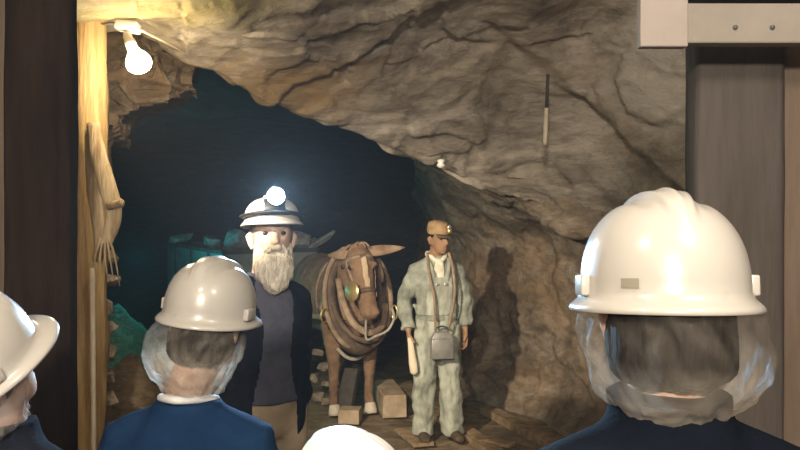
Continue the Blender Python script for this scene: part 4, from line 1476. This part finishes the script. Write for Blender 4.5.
# local x runs towards the viewer's left
ear(hd_(-0.075, 0.02, 0.0), hd_(-0.075, 0.02, 0.0) + V((-0.34, 0.04, 0.035)), 0.048)
ear(hd_(0.075, 0.015, -0.03), hd_(0.075, 0.015, -0.03) + V((0.12, -0.26, -0.02)), 0.045)
mb = hug([hd_(0.0, 0.06, 0.2), hd_(0.005, 0.16, 0.2), hd_(0.0, 0.28, 0.2), hd_(0.0, 0.36, 0.2)], 0.026, n=16, off=0.001, thick=0.15)
obj('blaze', mb, M['blaze'], mule)
random.seed(3)
mb = MB()
for k in range(60):
    t = random.random()
    q0 = V((0.045 * t + random.uniform(-0.03, 0.03), -0.12 + 0.50 * t, 1.335 + 0.20 * t))
    q0, nr_, _, _ = bvh.find_nearest(q0)
    s_ = random.choice((-1, 1))
    mb.tube(curve([q0 - nr_ * 0.01, q0 + V((s_ * 0.03, 0.03, 0.03)), q0 + V((s_ * 0.07 + random.uniform(-0.02, 0.02), 0.05, -0.02))], 6), [0.012, 0.013, 0.011, 0.009, 0.006, 0.002], n=6)
obj('mane', mb, M['mule_ear'], mule)
for sd in (1, -1):
    c, nr_, _, _ = bvh.find_nearest(hd_(sd * 0.14, 0.165, 0.06))
    obj('eye', MB().ell(c, (0.018, 0.018, 0.018)), M['eye'], mule)
# collar and hames
cl = []
for k in range(40):
    a_ = 2 * PI * k / 40
    cl.append(V((0.245 * math.sin(a_), 0.17 + 0.10 * -math.cos(a_), 1.06 + 0.40 * math.cos(a_) - 0.03 * math.cos(2 * a_))))
rr = [0.060 + 0.016 * (0.5 - 0.5 * math.cos(2 * PI * k / 40)) for k in range(40)]
obj('collar', MB().tube(cl, rr, n=14, close=True, flat=0.9), M['leather_dark'], mule)
for sd in (1, -1):
    hm = [V((sd * (0.29 * math.sin(a_) + 0.01), 0.235 + 0.10 * -math.cos(a_), 1.06 + 0.44 * math.cos(a_))) for a_ in np.linspace(0.18, PI - 0.3, 18)]
    ho_ = obj('hame', MB().tube(hm, [0.012] + [0.022] * 16 + [0.014], n=10, flat=0.6, up=(0, 1, 0)), M['leather'], mule)
    rc = V((sd * 0.315, 0.29, 0.92))
    ring = [rc + V((0.0 + 0.01 * math.sin(t_), 0.038 * math.sin(t_) * 0.6, 0.06 * math.cos(t_))) + V((sd * 0.028 * math.sin(t_), 0, 0)) for t_ in np.linspace(0, 2 * PI, 25)[:-1]]
    obj('trace_ring', MB().tube(ring, 0.009, n=8, close=True), M['brass'], ho_)
    # trace back to the cart
    obj('trace', MB().tube(curve([(sd * 0.32, 0.26, 0.90), (sd * 0.345, -0.2, 0.86), (sd * 0.35, -0.8, 0.80), (sd * 0.30, -1.45, 0.62)], 20), 0.022, n=8, flat=0.3, up=(1, 0, 0)), M['leather'], mule)
obj('back_strap', hug([(0.34, -0.12, 0.80), (0.34, -0.16, 1.10), (0.22, -0.18, 1.34), (0.0, -0.2, 1.45), (-0.22, -0.18, 1.34), (-0.34, -0.16, 1.1)], 0.030), M['leather'], mule)
obj('shoulder_strap', hug([(0.32, 0.02, 0.92), (0.32, 0.04, 1.12), (0.22, 0.04, 1.30), (0.06, -0.02, 1.45)], 0.026), M['leather'], mule)
obj('chest_strap', hug([(0.33, -0.05, 0.92), (0.26, 0.15, 0.86), (0.1, 0.3, 0.80), (-0.1, 0.3, 0.80), (-0.26, 0.15, 0.86), (-0.33, -0.05, 0.92)], 0.030), M['leather_dark'], mule)
# two thick loops of strap hanging in front of the chest
obj('neck_loop', MB().tube(curve([(0.17, 0.20, 1.22), (0.16, 0.33, 1.02), (0.08, 0.42, 0.84), (-0.06, 0.45, 0.78), (-0.19, 0.36, 0.84), (-0.24, 0.26, 1.0)], 26), 0.030, n=10, flat=0.6, up=(0, 1, 0)), M['leather'], mule)
obj('neck_loop', MB().tube(curve([(0.24, 0.20, 1.08), (0.20, 0.34, 0.88), (0.08, 0.42, 0.74), (-0.08, 0.43, 0.71), (-0.22, 0.33, 0.80)], 26), 0.024, n=10, flat=0.6, up=(0, 1, 0)), M['leather_dark'], mule)


# bridle
def ringstrap(d, w, k=1.02):
    pts = []
    for a_ in np.linspace(0, 2 * PI, 33)[:-1]:
        o_ = POLL + ax * d - fw * 0.03
        q_ = o_ + rt * 0.4 * math.cos(a_) + fw * 0.4 * math.sin(a_)
        loc_, nr_, _, _ = bvh.ray_cast(q_, (o_ - q_).normalized())
        if loc_ is None: loc_, nr_ = o_ + (q_ - o_) * 0.3, (q_ - o_).normalized()
        if (loc_ - o_).length > 0.2: loc_ = o_ + (loc_ - o_).normalized() * 0.13
        pts.append((loc_ + (loc_ - o_).normalized() * 0.006, (loc_ - o_).normalized()))
    return MB().tube([p for p, _ in pts], w, n=8, flat=0.3, up=[tuple(u_) for _, u_ in pts], close=True)


obj('noseband', ringstrap(0.37, 0.020), M['leather_dark'], mule)
obj('browband', ringstrap(0.085, 0.018), M['leather'], mule)
for sd in (1, -1):
    obj('cheek_strap', hug([hd_(sd * 0.13, 0.06, 0.0), hd_(sd * 0.14, 0.18, 0.01), hd_(sd * 0.13, 0.30, 0.02), hd_(sd * 0.11, 0.42, 0.0)], 0.016, n=16), M['leather'], mule)
    c = hd_(sd * (0.135 if sd == 1 else 0.15), 0.36 if sd == 1 else 0.235, 0.035)
    nr_ = (rt * sd + fw * 0.55).normalized() if sd == 1 else (rt * sd + fw * 0.1).normalized()
    R_ = []
    for (dd, r) in ((-0.012, 0.05), (-0.012, 0.082), (-0.004, 0.086), (0.004, 0.082), (0.010, 0.060), (0.020, 0.04), (0.024, 0.012)):
        u_ = nr_.orthogonal().normalized()
        w_ = nr_.cross(u_)
        R_.append([c + nr_ * dd + (u_ * math.cos(2 * PI * k / 28) + w_ * math.sin(2 * PI * k / 28)) * r for k in range(28)])
    o = obj('blinker', MB().rings(R_), M['brass'] if sd == 1 else M['leather_dark'], mule)
    if sd == 1: o['label'] = 'round brass blinker'
# lead rope from the bit
W2 = lambda p: mule.matrix_basis.inverted() @ p
mule_m = Matrix.Translation(mo) @ Matrix.Rotation(mrz, 4, 'Z')
iv = mule_m.inverted()
pts = [iv @ P(366, 338, 6.70), iv @ P(376, 336, 6.62), iv @ P(388, 330, 6.62), iv @ P(394, 318, 6.66), iv @ P(392, 308, 6.72)]
pts = [hd_(0.03, 0.50, 0.04)] + pts
obj('lead_rope', MB().tube(curve(pts, 30), 0.011, n=8), M['rope'], mule)
obj('belly_band', MB().tube(curve([(0.16, 0.06, 0.62), (0.08, 0.12, 0.53), (0.0, 0.14, 0.505), (-0.08, 0.12, 0.53), (-0.16, 0.06, 0.62)], 20), 0.016, n=8, flat=0.5, up=(0, 1, 0)), M['rope'], mule)


# ------------------------------------------------------------------ timber bits and stones on the floor
def plank(name, a_, b_2, w, t, mt, label, lift=0.0, cat='plank', tilt=0.0, group=None):
    a_, b_2 = V(a_), V(b_2)
    d = b_2 - a_
    L = d.length
    o = obj(name, MB().box((0, -w / 2, 0), (L, w / 2, t)), mt, bevel=min(0.008, t * 0.2), smooth=False,
            disp=lambda p, n: p + V((0, 0.006 * noise.noise(p * 6 + a_), 0)))
    o.location = a_ + V((0, 0, lift))
    o.rotation_euler = (tilt, -math.asin(max(-1, min(1, d.z / L))), math.atan2(d.y, d.x))
    return tag(o, label, cat, group)


plank('rail_timber', floor_at(374, 372), floor_at(500, 455), 0.14, 0.05, M['plank'], 'long wooden rail on the floor passing behind the mannequin\'s feet', lift=-0.03)
plank('rail_timber', floor_at(486, 411), floor_at(575, 458), 0.13, 0.07, M['plank'], 'long wooden rail on the floor right of the mannequin below its shadow', lift=-0.02)
plank('floor_board', floor_at(404, 431), floor_at(424, 447), 0.17, 0.03, M['plank'], 'short flat board on the floor in front of the mannequin on the mule side')
plank('floor_board', floor_at(463, 428), floor_at(484, 444), 0.10, 0.035, M['plank'], 'small board on the floor beside the mannequin\'s foot away from the mule')
plank('floor_board', floor_at(484, 441), floor_at(512, 447), 0.12, 0.03, M['plank'], 'pale board lying across the near end of the wooden rail')
plank('timber_block', V((P(395, 405, 7.1).x, 6.98, 0)), V((P(395, 405, 7.1).x - 0.12, 7.62, 0)), 0.21, 0.20, M['block'], 'chunky pale timber block lying between the mule and the mannequin', cat='block')
plank('board_offcut', V((tx(340, 6.9) + 0.0, 6.86, 0)), V((tx(361, 6.9), 6.84, 0)), 0.16, 0.12, M['block'], 'pale square timber offcut on the floor between the mule\'s front hooves', cat='block')
lo_ = P(349, 412, 7.15)
plank('leaning_slab', V((lo_.x - 0.03, 7.12, 0.0)), V((lo_.x + 0.03, 7.28, 0.36)), 0.14, 0.07, M['timber_brown'], 'grey timber slab propped up between the mule\'s front legs', cat='plank')
plank('floor_board', floor_at(404, 385), floor_at(424, 408), 0.16, 0.05, M['plank'], 'brown board on the floor behind the pale timber block', lift=-0.01)
STN = [(318, 352, 7.45, 0.07, 'uppermost pale stone in the heap beside the mule\'s front leg'),
       (324, 366, 7.40, 0.075, 'second stone from the top of the heap beside the mule\'s front leg'),
       (316, 378, 7.35, 0.085, 'rounded stone at mid height in the heap beside the guide\'s sleeve'),
       (326, 385, 7.35, 0.07, 'small stone touching the mule\'s front leg'),
       (318, 396, 7.28, 0.085, 'low stone at the guide\'s side of the small heap'),
       (326, 401, 7.22, 0.06, 'lowest small stone just above the mule\'s pale hoof')]
for k, (px, py, Y, r, lab) in enumerate(STN):
    c = P(px, py, Y + 0.25)
    o = obj('loose_stone', lump((r * 0.9, r * 0.75, r * 0.55), 40 + k), M['rubble'], smooth=False, loc=c, rot=(0.3 * k, 0.1, 0.7 * k))
    tag(o, lab, 'stone', 'loose stones by the mule')
bpy.context.view_layer.update()
